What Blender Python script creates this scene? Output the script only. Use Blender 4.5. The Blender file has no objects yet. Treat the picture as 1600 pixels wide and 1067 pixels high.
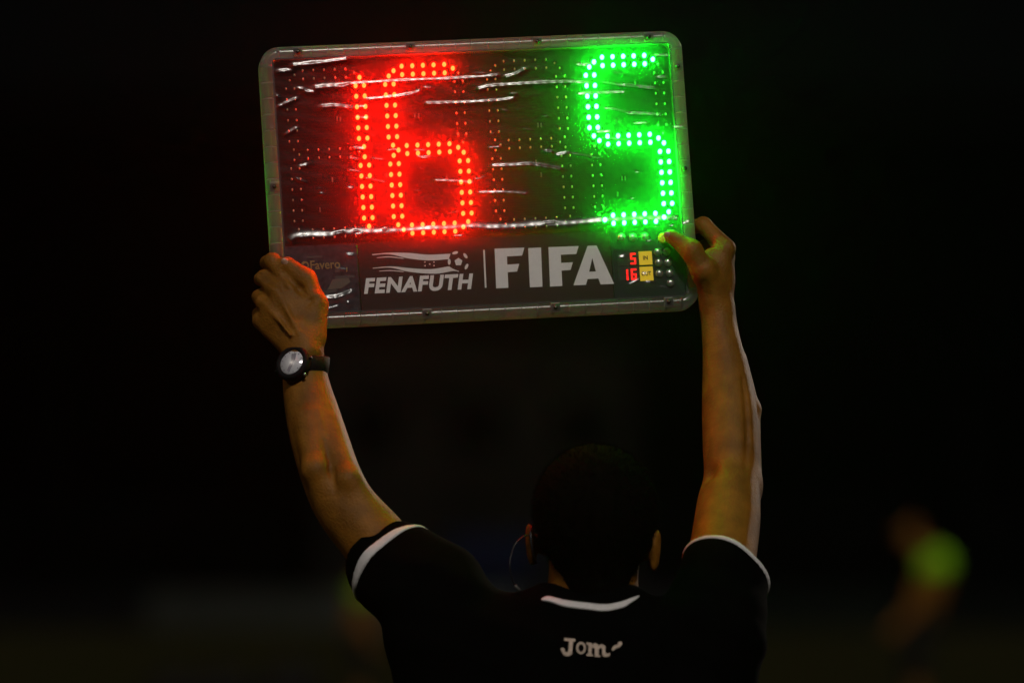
import bpy, bmesh, math, random
import numpy as np
from mathutils import Vector, Matrix
from mathutils.bvhtree import BVHTree
random.seed(7); rng = np.random.default_rng(7)
sc = bpy.context.scene
col = sc.collection
R = math.radians

# ------------------------------------------------------------------ camera
F = 200.0 / 36.0 * 1600.0
PITCH = (830 - 533.5) / F
CAM = np.array([0.0, 0.0, 1.62])
RT = np.array([1.0, 0, 0]); FW = np.array([0, math.cos(PITCH), math.sin(PITCH)]); UP = np.array([0, -math.sin(PITCH), math.cos(PITCH)])
cam = bpy.data.cameras.new('camera'); co = bpy.data.objects.new('camera', cam); col.objects.link(co)
cam.lens = 200; cam.sensor_width = 36; cam.clip_start = 0.1; cam.clip_end = 1000
co.location = CAM; co.rotation_euler = (math.pi / 2 + PITCH, 0, 0)
cam.dof.use_dof = True; cam.dof.focus_distance = 7.68; cam.dof.aperture_fstop = 2.8
sc.camera = co

# ------------------------------------------------------------------ light
SUN_EL, SUN_AZ = R(40), R(10)       # behind the camera, high, a little to the right
w = bpy.data.worlds.new('World'); sc.world = w; w.use_nodes = True
nt = w.node_tree; nt.nodes.clear()
sky = nt.nodes.new('ShaderNodeTexSky'); sky.sky_type = 'NISHITA'; sky.sun_disc = False
sky.sun_elevation = SUN_EL; sky.sun_rotation = math.pi - SUN_AZ
bg = nt.nodes.new('ShaderNodeBackground'); bg.inputs[1].default_value = 0.00012
wo = nt.nodes.new('ShaderNodeOutputWorld'); nt.links.new(sky.outputs[0], bg.inputs[0]); nt.links.new(bg.outputs[0], wo.inputs[0])
sl = bpy.data.lights.new('sun', 'SUN'); so = bpy.data.objects.new('sun', sl); col.objects.link(so)
sl.energy = 1.12; sl.angle = R(2.2); sl.color = (1.0, 0.93, 0.84)
sd = Vector((math.sin(SUN_AZ) * math.cos(SUN_EL), -math.cos(SUN_AZ) * math.cos(SUN_EL), math.sin(SUN_EL)))
so.rotation_euler = sd.to_track_quat('Z', 'Y').to_euler(); so.location = (8, -20, 14)
vs = sc.view_settings; vs.view_transform = 'Standard'; vs.look = 'None'; vs.exposure = 0; vs.gamma = 1; vs.use_curve_mapping = False
sc.cycles.use_denoising = True; sc.cycles.use_light_tree = False
sc.cycles.use_adaptive_sampling = True; sc.cycles.adaptive_threshold = 0.01
sc.cycles.max_bounces = 6; sc.cycles.diffuse_bounces = 3; sc.cycles.glossy_bounces = 2; sc.cycles.transmission_bounces = 4
sc.cycles.transparent_max_bounces = 12; sc.cycles.volume_bounces = 0
sc.cycles.sample_clamp_indirect = 2.0; sc.cycles.caustics_reflective = False; sc.cycles.caustics_refractive = False

GLOW_HAZE = 0.0006

# ------------------------------------------------------------------ helpers
def P(px, py, d):
    return CAM + FW * d + RT * ((px - 800) / F * d) + UP * ((533.5 - py) / F * d)

def mk(name, verts, faces, mat=None, parent=None, smooth=True, origin=None):
    v = np.asarray(verts, dtype=np.float64)
    if origin is not None: v = v - np.asarray(origin)
    me = bpy.data.meshes.new(name); me.from_pydata(v.tolist(), [], [tuple(f) for f in faces]); me.update()
    if smooth: me.polygons.foreach_set('use_smooth', [True] * len(me.polygons))
    o = bpy.data.objects.new(name, me); col.objects.link(o)
    if mat: me.materials.append(mat)
    if parent is not None: o.parent = parent
    return o

def mk_np(name, v, q, mat=None, parent=None, origin=None):
    if origin is not None: v = v - np.asarray(origin)
    me = bpy.data.meshes.new(name)
    me.vertices.add(len(v)); me.vertices.foreach_set('co', v.astype(np.float32).ravel())
    n = len(q); k = q.shape[1]
    me.loops.add(n * k); me.loops.foreach_set('vertex_index', q.astype(np.int32).ravel())
    me.polygons.add(n); me.polygons.foreach_set('loop_start', (np.arange(n) * k).astype(np.int32))
    me.polygons.foreach_set('use_smooth', np.ones(n, dtype=bool))
    me.update(calc_edges=True); me.validate()
    o = bpy.data.objects.new(name, me); col.objects.link(o)
    if mat: me.materials.append(mat)
    if parent is not None: o.parent = parent
    return o

def link_copy(name, me, parent, loc=(0, 0, 0), rot=(0, 0, 0), scale=None):
    o = bpy.data.objects.new(name, me); col.objects.link(o); o.parent = parent
    o.location = loc; o.rotation_euler = rot
    if scale: o.scale = scale
    return o

def bm_mesh(name, bm, mat, smooth=False):
    me = bpy.data.meshes.new(name); bm.to_mesh(me); bm.free(); me.materials.append(mat)
    if smooth: me.polygons.foreach_set('use_smooth', [True] * len(me.polygons))
    return me

def thing(name, label, cat, loc=(0, 0, 0), group=None):
    o = bpy.data.objects.new(name, None); col.objects.link(o); o.location = loc; o.empty_display_size = 0.1
    return tag(o, label, cat, group)
def tag(o, label, cat, group=None):
    o['label'] = label; o['category'] = cat
    if group: o['group'] = group
    return o

def box(bm, c, s, bev=0.0, mat=None):
    r = bmesh.ops.create_cube(bm, size=1.0); vs_ = r['verts']
    bmesh.ops.scale(bm, vec=s, verts=vs_)
    if mat is not None: bmesh.ops.transform(bm, matrix=mat, verts=vs_)
    bmesh.ops.translate(bm, vec=c, verts=vs_)
    if bev > 0:
        es = list({e for v in vs_ for e in v.link_edges})
        bmesh.ops.bevel(bm, geom=es, offset=bev, segments=2, affect='EDGES', profile=0.6)

def tube(pts, rad, n=8, closed=False):
    pts = [Vector(p) for p in pts]; m = len(pts); V = []; Q = []
    rad = rad if hasattr(rad, '__len__') else [rad] * m
    prev = None
    for i, p in enumerate(pts):
        a = pts[(i - 1) % m] if (closed or i > 0) else p; b = pts[(i + 1) % m] if (closed or i < m - 1) else p
        t = (b - a).normalized()
        u = prev - t * prev.dot(t) if prev is not None else t.orthogonal()
        u.normalize(); prev = u; v = t.cross(u)
        for k in range(n):
            an = 2 * math.pi * k / n; V.append(p + (u * math.cos(an) + v * math.sin(an)) * rad[i])
    for i in range(m if closed else m - 1):
        j = (i + 1) % m
        for k in range(n):
            Q.append((i * n + k, i * n + (k + 1) % n, j * n + (k + 1) % n, j * n + k))
    if not closed: Q.append(tuple(range(n))[::-1]); Q.append(tuple((m - 1) * n + k for k in range(n)))
    return [tuple(v) for v in V], Q

def spline(pts, n=8):
    p = np.asarray(pts, float); p = np.vstack([2 * p[0] - p[1], p, 2 * p[-1] - p[-2]]); out = []
    for i in range(1, len(p) - 2):
        for t in np.linspace(0, 1, n, endpoint=False):
            out.append(0.5 * ((2 * p[i]) + (-p[i - 1] + p[i + 1]) * t + (2 * p[i - 1] - 5 * p[i] + 4 * p[i + 1] - p[i + 2]) * t * t + (-p[i - 1] + 3 * p[i] - 3 * p[i + 1] + p[i + 2]) * t ** 3))
    out.append(p[-2]); return np.array(out)

# ---- signed distance modelling -----------------------------------------
class Field:
    """a distance field on a rectilinear grid; shapes are blended in, then meshed as ONE continuous surface"""
    def __init__(s, xs, ys, zs):
        s.xs, s.ys, s.zs = [np.asarray(a, dtype=np.float32) for a in (xs, ys, zs)]
        s.f = np.full((len(s.xs), len(s.ys), len(s.zs)), 0.06, dtype=np.float32)
    def sub(s, lo, hi, pad=0.055):
        r = []
        for a, l, h in zip((s.xs, s.ys, s.zs), lo, hi):
            i = int(np.searchsorted(a, l - pad)); j = int(np.searchsorted(a, h + pad)); r.append(slice(max(i, 0), min(j, len(a))))
        return r, s.xs[r[0]][:, None, None], s.ys[r[1]][None, :, None], s.zs[r[2]][None, None, :]
    def blend(s, r, d, k, op='add'):
        v = s.f[tuple(r)]
        if op == 'add':
            h = np.maximum(k - np.abs(v - d), 0) / max(k, 1e-6); o = np.minimum(v, d) - h * h * k * 0.25
        else:
            d = -d; h = np.maximum(k - np.abs(v - d), 0) / max(k, 1e-6); o = np.maximum(v, d) + h * h * k * 0.25
        s.f[tuple(r)] = o
    def cone(s, a, ra, b, rb, k=0.01, op='add', flat=1.0, nz=None):
        a = np.asarray(a, float); b = np.asarray(b, float); m = max(ra, rb) * max(1.0, 1.0 / flat if flat < 1 else 1.0)
        r, X, Y, Z = s.sub(np.minimum(a, b) - m, np.maximum(a, b) + m)
        d = b - a; d2 = float(d[0] ** 2 + (d[1] / flat) ** 2 + d[2] ** 2) + 1e-12
        dx, dy, dz = X - a[0], (Y - a[1]) / flat, Z - a[2]
        t = np.clip((dx * d[0] + dy * (d[1] / flat) + dz * d[2]) / d2, 0, 1)
        q = np.sqrt((dx - t * d[0]) ** 2 + (dy - t * d[1] / flat) ** 2 + (dz - t * d[2]) ** 2) - (ra + (rb - ra) * t)
        if flat < 1: q = q * (0.5 + 0.5 * flat)
        if nz is not None: q = q + nz(X, Y, Z)
        s.blend(r, q.astype(np.float32), k, op)
    def chain(s, pts, rads, k=0.01, **kw):
        for i in range(len(pts) - 1): s.cone(pts[i], rads[i], pts[i + 1], rads[i + 1], k, **kw)
    def ell(s, c, rad, k=0.01, rot=None, op='add', nz=None):
        c = np.asarray(c, float); rad = np.asarray(rad, float); m = float(rad.max())
        r, X, Y, Z = s.sub(c - m, c + m)
        dx, dy, dz = X - c[0], Y - c[1], Z - c[2]
        if rot is not None:
            M = np.array(rot.to_3x3().transposed()); dx, dy, dz = (M[i, 0] * dx + M[i, 1] * dy + M[i, 2] * dz for i in range(3))
        k0 = np.sqrt((dx / rad[0]) ** 2 + (dy / rad[1]) ** 2 + (dz / rad[2]) ** 2)
        k1 = np.sqrt((dx / rad[0] ** 2) ** 2 + (dy / rad[1] ** 2) ** 2 + (dz / rad[2] ** 2) ** 2) + 1e-6
        q = k0 * (k0 - 1) / k1
        if nz is not None: q = q + nz(X, Y, Z)
        s.blend(r, q.astype(np.float32), k, op)
    def plane(s, p, n, lo, hi, k=0.002):
        """cut away the side n points to, inside the box lo..hi"""
        n = np.asarray(n, float); n = n / np.linalg.norm(n); r, X, Y, Z = s.sub(lo, hi, 0)
        d = (X - p[0]) * n[0] + (Y - p[1]) * n[1] + (Z - p[2]) * n[2]
        s.blend(r, (-d).astype(np.float32), k, 'sub')
    def mesh(s):
        f = s.f; ins = f < 0
        c = ins[:-1, :-1, :-1].astype(np.uint8)
        for i, j, k in ((1,0,0),(0,1,0),(0,0,1),(1,1,0),(1,0,1),(0,1,1),(1,1,1)):
            c += ins[i:f.shape[0] - 1 + i, j:f.shape[1] - 1 + j, k:f.shape[2] - 1 + k]
        I, J, K = np.nonzero((c > 0) & (c < 8)); n = len(I)
        idx = {}
        lut = np.full(c.shape, -1, dtype=np.int32); lut[I, J, K] = np.arange(n)
        acc = np.zeros((n, 3)); cnt = np.zeros(n)
        ax = (s.xs, s.ys, s.zs)
        for dim in range(3):
            o1, o2 = [d for d in range(3) if d != dim]
            for p in (0, 1):
                for q in (0, 1):
                    off = [0, 0, 0]; off[o1] = p; off[o2] = q; e = off.copy(); e[dim] = 1
                    a0 = (I + off[0], J + off[1], K + off[2]); a1 = (I + e[0], J + e[1], K + e[2])
                    va, vb = f[a0], f[a1]; m = (va < 0) != (vb < 0)
                    t = np.where(m, va / (va - vb + 1e-20), 0)
                    for d in range(3):
                        pa = ax[d][a0[d]]; pb = ax[d][a1[d]]
                        acc[:, d] += np.where(m, pa + (pb - pa) * t, 0)
                    cnt += m
        V = acc / np.maximum(cnt, 1)[:, None]
        Q = []
        for dim in range(3):
            o1, o2 = (dim + 1) % 3, (dim + 2) % 3
            sl0 = [slice(None)] * 3; sl1 = [slice(None)] * 3
            sl0[dim] = slice(0, -1); sl1[dim] = slice(1, None)
            for o in (o1, o2): sl0[o] = slice(1, -1); sl1[o] = slice(1, -1)
            a, b = ins[tuple(sl0)], ins[tuple(sl1)]
            E = np.array(np.nonzero(a != b)).T; fl = a[tuple(E.T)]
            B = E.copy(); B[:, o1] += 1; B[:, o2] += 1
            def cell(p, q):
                T = B.copy(); T[:, o1] -= p; T[:, o2] -= q; return lut[T[:, 0], T[:, 1], T[:, 2]]
            q4 = np.stack([cell(1, 1), cell(0, 1), cell(0, 0), cell(1, 0)], axis=1)
            q4[~fl] = q4[~fl][:, ::-1]; Q.append(q4)
        Q = np.vstack(Q); Q = Q[(Q >= 0).all(axis=1)]
        return V, Q

def smooth_mesh(V, Q, it=2, lam=0.5):
    E = np.vstack([Q[:, [i, (i + 1) % 4]] for i in range(4)])
    for _ in range(it):
        A = np.zeros_like(V); n = np.zeros(len(V))
        for d in range(3): A[:, d] = np.bincount(E[:, 0], V[E[:, 1], d], len(V)) + np.bincount(E[:, 1], V[E[:, 0], d], len(V))
        n = np.bincount(E[:, 0], minlength=len(V)) + np.bincount(E[:, 1], minlength=len(V))
        V = V + lam * (A / np.maximum(n, 1)[:, None] - V)
    return V

def grid(lo, hi, h): return np.arange(lo, hi + h, h)

# ------------------------------------------------------------------ materials
def mat(name, base=(0.5, 0.5, 0.5), rough=0.5, spec=0.5, metal=0.0, noise=None, bump=None, emit=None, estr=0, sss=0, sheen=0, coat=0):
    m = bpy.data.materials.new(name); m.use_nodes = True; t = m.node_tree; b = t.nodes['Principled BSDF']
    b.inputs['Base Color'].default_value = (*base, 1); b.inputs['Roughness'].default_value = rough
    b.inputs['Specular IOR Level'].default_value = spec; b.inputs['Metallic'].default_value = metal
    if sss: b.inputs['Subsurface Weight'].default_value = sss; b.inputs['Subsurface Radius'].default_value = (0.006, 0.002, 0.001); b.inputs['Subsurface Scale'].default_value = 1.0
    if coat: b.inputs['Coat Weight'].default_value = coat; b.inputs['Coat Roughness'].default_value = 0.1
    if sheen: b.inputs['Sheen Weight'].default_value = sheen
    if emit: b.inputs['Emission Color'].default_value = (*emit, 1); b.inputs['Emission Strength'].default_value = estr
    if noise or bump: tc = t.nodes.new('ShaderNodeTexCoord')
    if noise:
        sc_, amt = noise[:2]; nz = t.nodes.new('ShaderNodeTexNoise'); nz.inputs['Scale'].default_value = sc_; nz.inputs['Detail'].default_value = 6
        t.links.new(tc.outputs['Object'], nz.inputs['Vector'])
        r = t.nodes.new('ShaderNodeMapRange'); r.inputs[1].default_value = 0.3; r.inputs[2].default_value = 0.7; r.inputs[3].default_value = 1 - amt; r.inputs[4].default_value = 1 + amt
        t.links.new(nz.outputs[0], r.inputs[0])
        mx = t.nodes.new('ShaderNodeVectorMath'); mx.operation = 'SCALE'; mx.inputs[0].default_value = base
        t.links.new(r.outputs[0], mx.inputs['Scale']); t.links.new(mx.outputs[0], b.inputs['Base Color'])
    if bump:
        sc_, st, dist = bump; nb = t.nodes.new('ShaderNodeTexNoise'); nb.inputs['Scale'].default_value = sc_; nb.inputs['Detail'].default_value = 5
        t.links.new(tc.outputs['Object'], nb.inputs['Vector'])
        bp = t.nodes.new('ShaderNodeBump'); bp.inputs['Strength'].default_value = st; bp.inputs['Distance'].default_value = dist
        t.links.new(nb.outputs[0], bp.inputs['Height']); t.links.new(bp.outputs[0], b.inputs['Normal'])
    return m

def emission(name, rgb, s=1.0):
    m = bpy.data.materials.new(name); m.use_nodes = True; t = m.node_tree; t.nodes.clear()
    e = t.nodes.new('ShaderNodeEmission'); e.inputs[0].default_value = (*rgb, 1); e.inputs[1].default_value = s
    o = t.nodes.new('ShaderNodeOutputMaterial'); t.links.new(e.outputs[0], o.inputs[0]); return m

def film_mat(name, trans=0.05, tint=(1, 1, 1), rough=0.12):
    m = bpy.data.materials.new(name); m.use_nodes = True; t = m.node_tree; t.nodes.clear(); N = t.nodes.new
    tp = N('ShaderNodeBsdfTransparent'); tp.inputs[0].default_value = (*tint, 1)
    tl = N('ShaderNodeBsdfTranslucent'); tl.inputs[0].default_value = (1, 1, 1, 1)
    m1 = N('ShaderNodeMixShader'); m1.inputs[0].default_value = trans
    gl = N('ShaderNodeBsdfGlossy'); gl.inputs['Roughness'].default_value = rough
    fr = N('ShaderNodeFresnel'); gm = N('ShaderNodeNewGeometry'); io = N('ShaderNodeMapRange'); io.inputs[3].default_value = 1.5; io.inputs[4].default_value = 1 / 1.5
    t.links.new(gm.outputs['Backfacing'], io.inputs[0]); t.links.new(io.outputs[0], fr.inputs[0])   # a thin sheet: the same from both sides
    m2 = N('ShaderNodeMixShader')
    t.links.new(tp.outputs[0], m1.inputs[1]); t.links.new(tl.outputs[0], m1.inputs[2])
    t.links.new(fr.outputs[0], m2.inputs[0]); t.links.new(m1.outputs[0], m2.inputs[1]); t.links.new(gl.outputs[0], m2.inputs[2])
    tc = N('ShaderNodeTexCoord'); nz = N('ShaderNodeTexNoise'); nz.inputs['Scale'].default_value = 260; nz.inputs['Detail'].default_value = 3
    t.links.new(tc.outputs['Object'], nz.inputs['Vector'])
    bp = N('ShaderNodeBump'); bp.inputs['Strength'].default_value = 0.06; bp.inputs['Distance'].default_value = 0.00004
    t.links.new(nz.outputs[0], bp.inputs['Height']); t.links.new(bp.outputs[0], gl.inputs['Normal'])
    o = N('ShaderNodeOutputMaterial'); t.links.new(m2.outputs[0], o.inputs[0]); return m

def frame_mat():
    m = mat('clear_grey_plastic', (0.05, 0.047, 0.047), 0.2, 0.9, noise=(60, 0.35), bump=(400, 0.2, 0.0004))
    t = m.node_tree; b = t.nodes['Principled BSDF']; o = t.nodes['Material Output']
    tl = t.nodes.new('ShaderNodeBsdfTranslucent'); tl.inputs[0].default_value = (0.85, 0.85, 0.85, 1)
    mx = t.nodes.new('ShaderNodeMixShader'); mx.inputs[0].default_value = 0.58
    t.links.new(b.outputs[0], mx.inputs[1]); t.links.new(tl.outputs[0], mx.inputs[2]); t.links.new(mx.outputs[0], o.inputs[0]); return m

M_skin = mat('skin', (0.200, 0.080, 0.008), 0.55, 0.2, noise=(36, 0.30), bump=(330, 0.8, 0.0013), sss=0.08)
M_nail = mat('nail', (0.38, 0.20, 0.12), 0.3, 0.5)
M_hair = mat('hair', (0.0030, 0.0020, 0.0018), 0.95, 0.01, noise=(90, 0.5))
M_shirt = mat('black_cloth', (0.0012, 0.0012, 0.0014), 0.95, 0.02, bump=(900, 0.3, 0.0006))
M_trim = mat('white_trim', (0.62, 0.60, 0.60), 0.8, 0.2, noise=(150, 0.07), bump=(1500, 0.3, 0.0004))
M_print = mat('beige_print', (0.55, 0.44, 0.36), 0.7, 0.2, noise=(220, 0.2))
M_black = mat('black_plastic', (0.008, 0.008, 0.009), 0.35, 0.4)
M_strapm = mat('watch_rubber', (0.004, 0.004, 0.005), 0.7, 0.15, bump=(600, 0.3, 0.0005))
M_film = film_mat('clear_wrap', 0.028, rough=0.21)
M_frame = frame_mat()
M_core = mat('dark_core', (0.012, 0.012, 0.012), 0.6)
M_sticker = mat('charcoal_sticker', (0.036, 0.022, 0.019), 0.8, 0.04, noise=(350, 0.22), bump=(700, 0.2, 0.0004))
M_white = mat('white_vinyl', (0.78, 0.75, 0.74), 0.5, 0.4, noise=(300, 0.04))
M_label = mat('grey_label', (0.038, 0.034, 0.040), 0.8, 0.06, noise=(120, 0.35))
M_gold = mat('gold_print', (0.17, 0.13, 0.03), 0.5, 0.4)
M_yellow = mat('yellow_key', (0.85, 0.62, 0.03), 0.4, 0.5, emit=(0.9, 0.55, 0.01), estr=0.28)   # slight glow added to the key colour
M_metal = mat('domed_key_metal', (0.42, 0.42, 0.40), 0.28, 0.6, metal=0.85)
M_bolt = mat('bolt_metal', (0.10, 0.09, 0.08), 0.3, 0.6, metal=0.8)
M_unlit = mat('unlit_led', (0.55, 0.48, 0.30), 0.12, 1.0)
M_red = emission('lit_red_led', (270.0, 0.62, 0.10))
M_green = emission('lit_green_led', (1.0, 330.0, 6.0))
M_seg = emission('small_red_digit', (1.6, 0.02, 0.02))
M_keypad = mat('keypad_panel', (0.018, 0.022, 0.021), 0.7, 0.1, noise=(140, 0.2))
M_back = mat('bounce_plastic', (0.55, 0.55, 0.55), 0.6)  # unseen rear panel, made pale to bounce LED green on to the frame
M_chip = mat('chip', (0.10, 0.08, 0.05), 0.4, 0.5)

def pcb_mat():
    m = mat('led_panel', (0.022, 0.015, 0.014), 0.8, 0.08)
    t = m.node_tree; b = t.nodes['Principled BSDF']; N = t.nodes.new
    tc = N('ShaderNodeTexCoord'); wv = N('ShaderNodeTexWave'); wv.bands_direction = 'Z'; wv.inputs['Scale'].default_value = 90; wv.inputs['Distortion'].default_value = 1.2; wv.inputs['Detail'].default_value = 3
    nz = N('ShaderNodeTexNoise'); nz.inputs['Scale'].default_value = 14
    t.links.new(tc.outputs['Object'], wv.inputs[0]); t.links.new(tc.outputs['Object'], nz.inputs[0])
    mu = N('ShaderNodeMath'); mu.operation = 'MULTIPLY'; t.links.new(wv.outputs[1], mu.inputs[0]); t.links.new(nz.outputs[0], mu.inputs[1])
    cr = N('ShaderNodeValToRGB'); cr.color_ramp.elements[0].color = (0.003, 0.002, 0.002, 1); cr.color_ramp.elements[1].color = (0.013, 0.008, 0.008, 1)
    t.links.new(mu.outputs[0], cr.inputs[0]); t.links.new(cr.outputs[0], b.inputs['Base Color']); return m
M_pcb = pcb_mat()

# ------------------------------------------------------------------ setting
def grass_mat():
    m = mat('turf', (0.04, 0.05, 0.012), 0.9, 0.1)
    t = m.node_tree; b = t.nodes['Principled BSDF']; N = t.nodes.new
    tc = N('ShaderNodeTexCoord'); a = N('ShaderNodeTexNoise'); a.inputs['Scale'].default_value = 0.35; a.inputs['Detail'].default_value = 8
    t.links.new(tc.outputs['Object'], a.inputs[0])
    cr = N('ShaderNodeValToRGB'); cr.color_ramp.elements[0].position = 0.3; cr.color_ramp.elements[0].color = (0.010, 0.012, 0.001, 1)
    cr.color_ramp.elements[1].position = 0.7; cr.color_ramp.elements[1].color = (0.024, 0.019, 0.002, 1)
    t.links.new(a.outputs[0], cr.inputs[0]); t.links.new(cr.outputs[0], b.inputs['Base Color']); return m
g = mk('pitch_ground', [(-400, -60, 0), (400, -60, 0), (400, 600, 0), (-400, 600, 0)], [(0, 1, 2, 3)], grass_mat(), smooth=False); g['kind'] = 'structure'
ln = mk('touchline', [(-60, 88, .004), (60, 88, .004), (60, 88.12, .004), (-60, 88.12, .004)], [(0, 1, 2, 3)], mat('line_paint', (0.10, 0.10, 0.08), 0.9), smooth=False); ln['kind'] = 'structure'

# far stand under an added shading roof
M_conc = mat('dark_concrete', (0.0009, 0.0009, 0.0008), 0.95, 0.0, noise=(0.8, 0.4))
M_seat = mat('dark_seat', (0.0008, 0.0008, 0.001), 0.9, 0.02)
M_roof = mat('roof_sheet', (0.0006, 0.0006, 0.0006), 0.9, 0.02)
st = thing('grandstand', 'dark grandstand under an added shading roof far beyond the pitch, almost lost in the night', 'grandstand', (0, 100, 0))
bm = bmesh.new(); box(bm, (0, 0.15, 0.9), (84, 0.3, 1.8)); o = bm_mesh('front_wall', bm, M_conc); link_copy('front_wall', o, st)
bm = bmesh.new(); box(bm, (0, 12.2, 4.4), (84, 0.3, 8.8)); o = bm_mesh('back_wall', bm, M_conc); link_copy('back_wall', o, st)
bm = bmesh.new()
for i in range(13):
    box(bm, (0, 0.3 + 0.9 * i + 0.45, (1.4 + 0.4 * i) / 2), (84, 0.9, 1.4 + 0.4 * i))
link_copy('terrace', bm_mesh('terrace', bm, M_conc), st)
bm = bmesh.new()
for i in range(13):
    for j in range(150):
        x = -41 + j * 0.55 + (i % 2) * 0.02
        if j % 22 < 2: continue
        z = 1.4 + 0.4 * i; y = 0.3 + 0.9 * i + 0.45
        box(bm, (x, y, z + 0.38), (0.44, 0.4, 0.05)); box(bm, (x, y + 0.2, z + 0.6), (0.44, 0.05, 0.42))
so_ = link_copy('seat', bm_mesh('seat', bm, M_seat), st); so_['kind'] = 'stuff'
bm = bmesh.new(); box(bm, (0, 3.4, 8.85), (86, 18.2, 0.25)); box(bm, (0, -5.8, 8.6), (86, 0.15, 0.8)); link_copy('roof', bm_mesh('roof', bm, M_roof), st)  # added roof, reaching forward so its shade keeps the terrace dark
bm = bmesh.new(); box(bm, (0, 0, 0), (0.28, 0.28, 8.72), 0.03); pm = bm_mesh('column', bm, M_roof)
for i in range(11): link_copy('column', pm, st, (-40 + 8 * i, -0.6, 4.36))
bn = thing('banner', 'dark blue banner hung on the added block, seen just left of the head', 'banner', (-0.35, 96.2, 0.45))
V = []; Q = []
for i in range(25):
    for j in range(2): V.append((-0.75 + 1.5 * i / 24, -0.02 + 0.018 * math.sin(i * 1.3), 1.15 * j))
for i in range(24): Q.append((2 * i, 2 * i + 2, 2 * i + 3, 2 * i + 1))
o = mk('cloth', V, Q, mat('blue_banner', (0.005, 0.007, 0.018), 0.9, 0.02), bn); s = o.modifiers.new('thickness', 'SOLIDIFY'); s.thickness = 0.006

# plain block added in front of the stand as a faint lit patch
bb_ = thing('added_block', 'made-up dark grey block beyond the head, added as a faint lit patch before the grandstand', 'building', (-0.6, 96.3, 0))
M_bb = mat('added_block_grey', (0.0062, 0.0055, 0.0042), 0.9, 0.05, noise=(0.7, 0.5))
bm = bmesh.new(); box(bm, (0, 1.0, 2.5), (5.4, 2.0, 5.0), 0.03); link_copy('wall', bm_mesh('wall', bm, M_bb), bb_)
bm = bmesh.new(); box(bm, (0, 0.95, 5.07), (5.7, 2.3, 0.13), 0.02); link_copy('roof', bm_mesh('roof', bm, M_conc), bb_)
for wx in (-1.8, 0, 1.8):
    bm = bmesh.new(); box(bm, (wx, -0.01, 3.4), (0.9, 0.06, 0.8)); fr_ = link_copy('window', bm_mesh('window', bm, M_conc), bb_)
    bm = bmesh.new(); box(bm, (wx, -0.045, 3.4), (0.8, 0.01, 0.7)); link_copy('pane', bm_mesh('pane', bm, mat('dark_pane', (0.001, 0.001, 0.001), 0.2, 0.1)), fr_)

# advertising boards on the far side
M_post = mat('board_post', (0.004, 0.004, 0.004), 0.8, 0.05)
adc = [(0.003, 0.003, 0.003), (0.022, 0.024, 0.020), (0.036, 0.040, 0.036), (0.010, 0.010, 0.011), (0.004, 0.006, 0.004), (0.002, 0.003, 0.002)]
adl = ['near-black perimeter board at the far left edge behind the pitch', 'dark grey perimeter board left of the raised left forearm', 'pale grey perimeter board just left of the black sleeve',
       'charcoal perimeter board hidden mostly behind the head and shirt', 'very dark green perimeter board right of the black shirt', 'blackish perimeter board behind the bib wearer at right']
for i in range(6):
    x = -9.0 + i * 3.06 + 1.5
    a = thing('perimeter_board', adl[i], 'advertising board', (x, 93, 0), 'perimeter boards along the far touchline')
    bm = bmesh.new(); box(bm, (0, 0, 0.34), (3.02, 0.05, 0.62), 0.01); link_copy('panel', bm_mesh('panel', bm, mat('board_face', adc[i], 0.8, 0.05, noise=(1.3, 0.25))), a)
    for sx in (-1.3, 0, 1.3):
        bm = bmesh.new(); box(bm, (sx, 0.16, 0.3), (0.05, 0.05, 0.6)); box(bm, (sx, 0.22, 0.02), (0.06, 0.5, 0.04)); link_copy('support', bm_mesh('support', bm, M_post), a)

# ------------------------------------------------------------------ the board
C0 = (751.0, 277.0); UX = (1.0, -0.049); VX = (0.067, 1.0); BDEP = 7.70
q = 0.018
ku = math.sqrt(1 - q) / math.hypot(*UX); kv = math.sqrt(1 - q) / math.hypot(*VX)
U3 = RT * ku + UP * (0.049 * ku) + FW * math.sqrt(q)
V3 = RT * (0.067 * kv) - UP * kv - FW * math.sqrt(q)
U3 /= np.linalg.norm(U3); Zb = -V3; Zb -= U3 * Zb.dot(U3); Zb /= np.linalg.norm(Zb); Yb = np.cross(Zb, U3)
BC = P(C0[0], C0[1], BDEP)
BM = Matrix(((U3[0], Yb[0], Zb[0], BC[0]), (U3[1], Yb[1], Zb[1], BC[1]), (U3[2], Yb[2], Zb[2], BC[2]), (0, 0, 0, 1)))
S = BDEP / F
def ab2px(a, b): return C0[0] + a * UX[0] + b * VX[0], C0[1] + a * UX[1] + b * VX[1]
def px2ab(px, py):
    dx, dy = px - C0[0], py - C0[1]; det = UX[0] * VX[1] - UX[1] * VX[0]
    return (dx * VX[1] - dy * VX[0]) / det, (dy * UX[0] - dx * UX[1]) / det
SA, SB = S / ku, S / kv
def L(px, py, off=0.0):               # photograph position -> board local point at depth `off` behind the frame's front
    a, b = px2ab(px, py); return (a * SA, off, -b * SB)
def LA(a, b, off=0.0): return (a * SA, off, -b * SB)
def BD(px, py, off=0.0):              # world point of that board position
    l = L(px, py, off); return BC + U3 * l[0] + Yb * l[1] + Zb * l[2]

board = thing('substitution_board', 'lit LED substitution board held overhead, red 16 and green 5 in a clear plastic frame', 'scoreboard')
board.matrix_world = BM
HW, HH, TH = 331, 219, 0.040
FWD = 21     # frame band, in units of S

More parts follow.
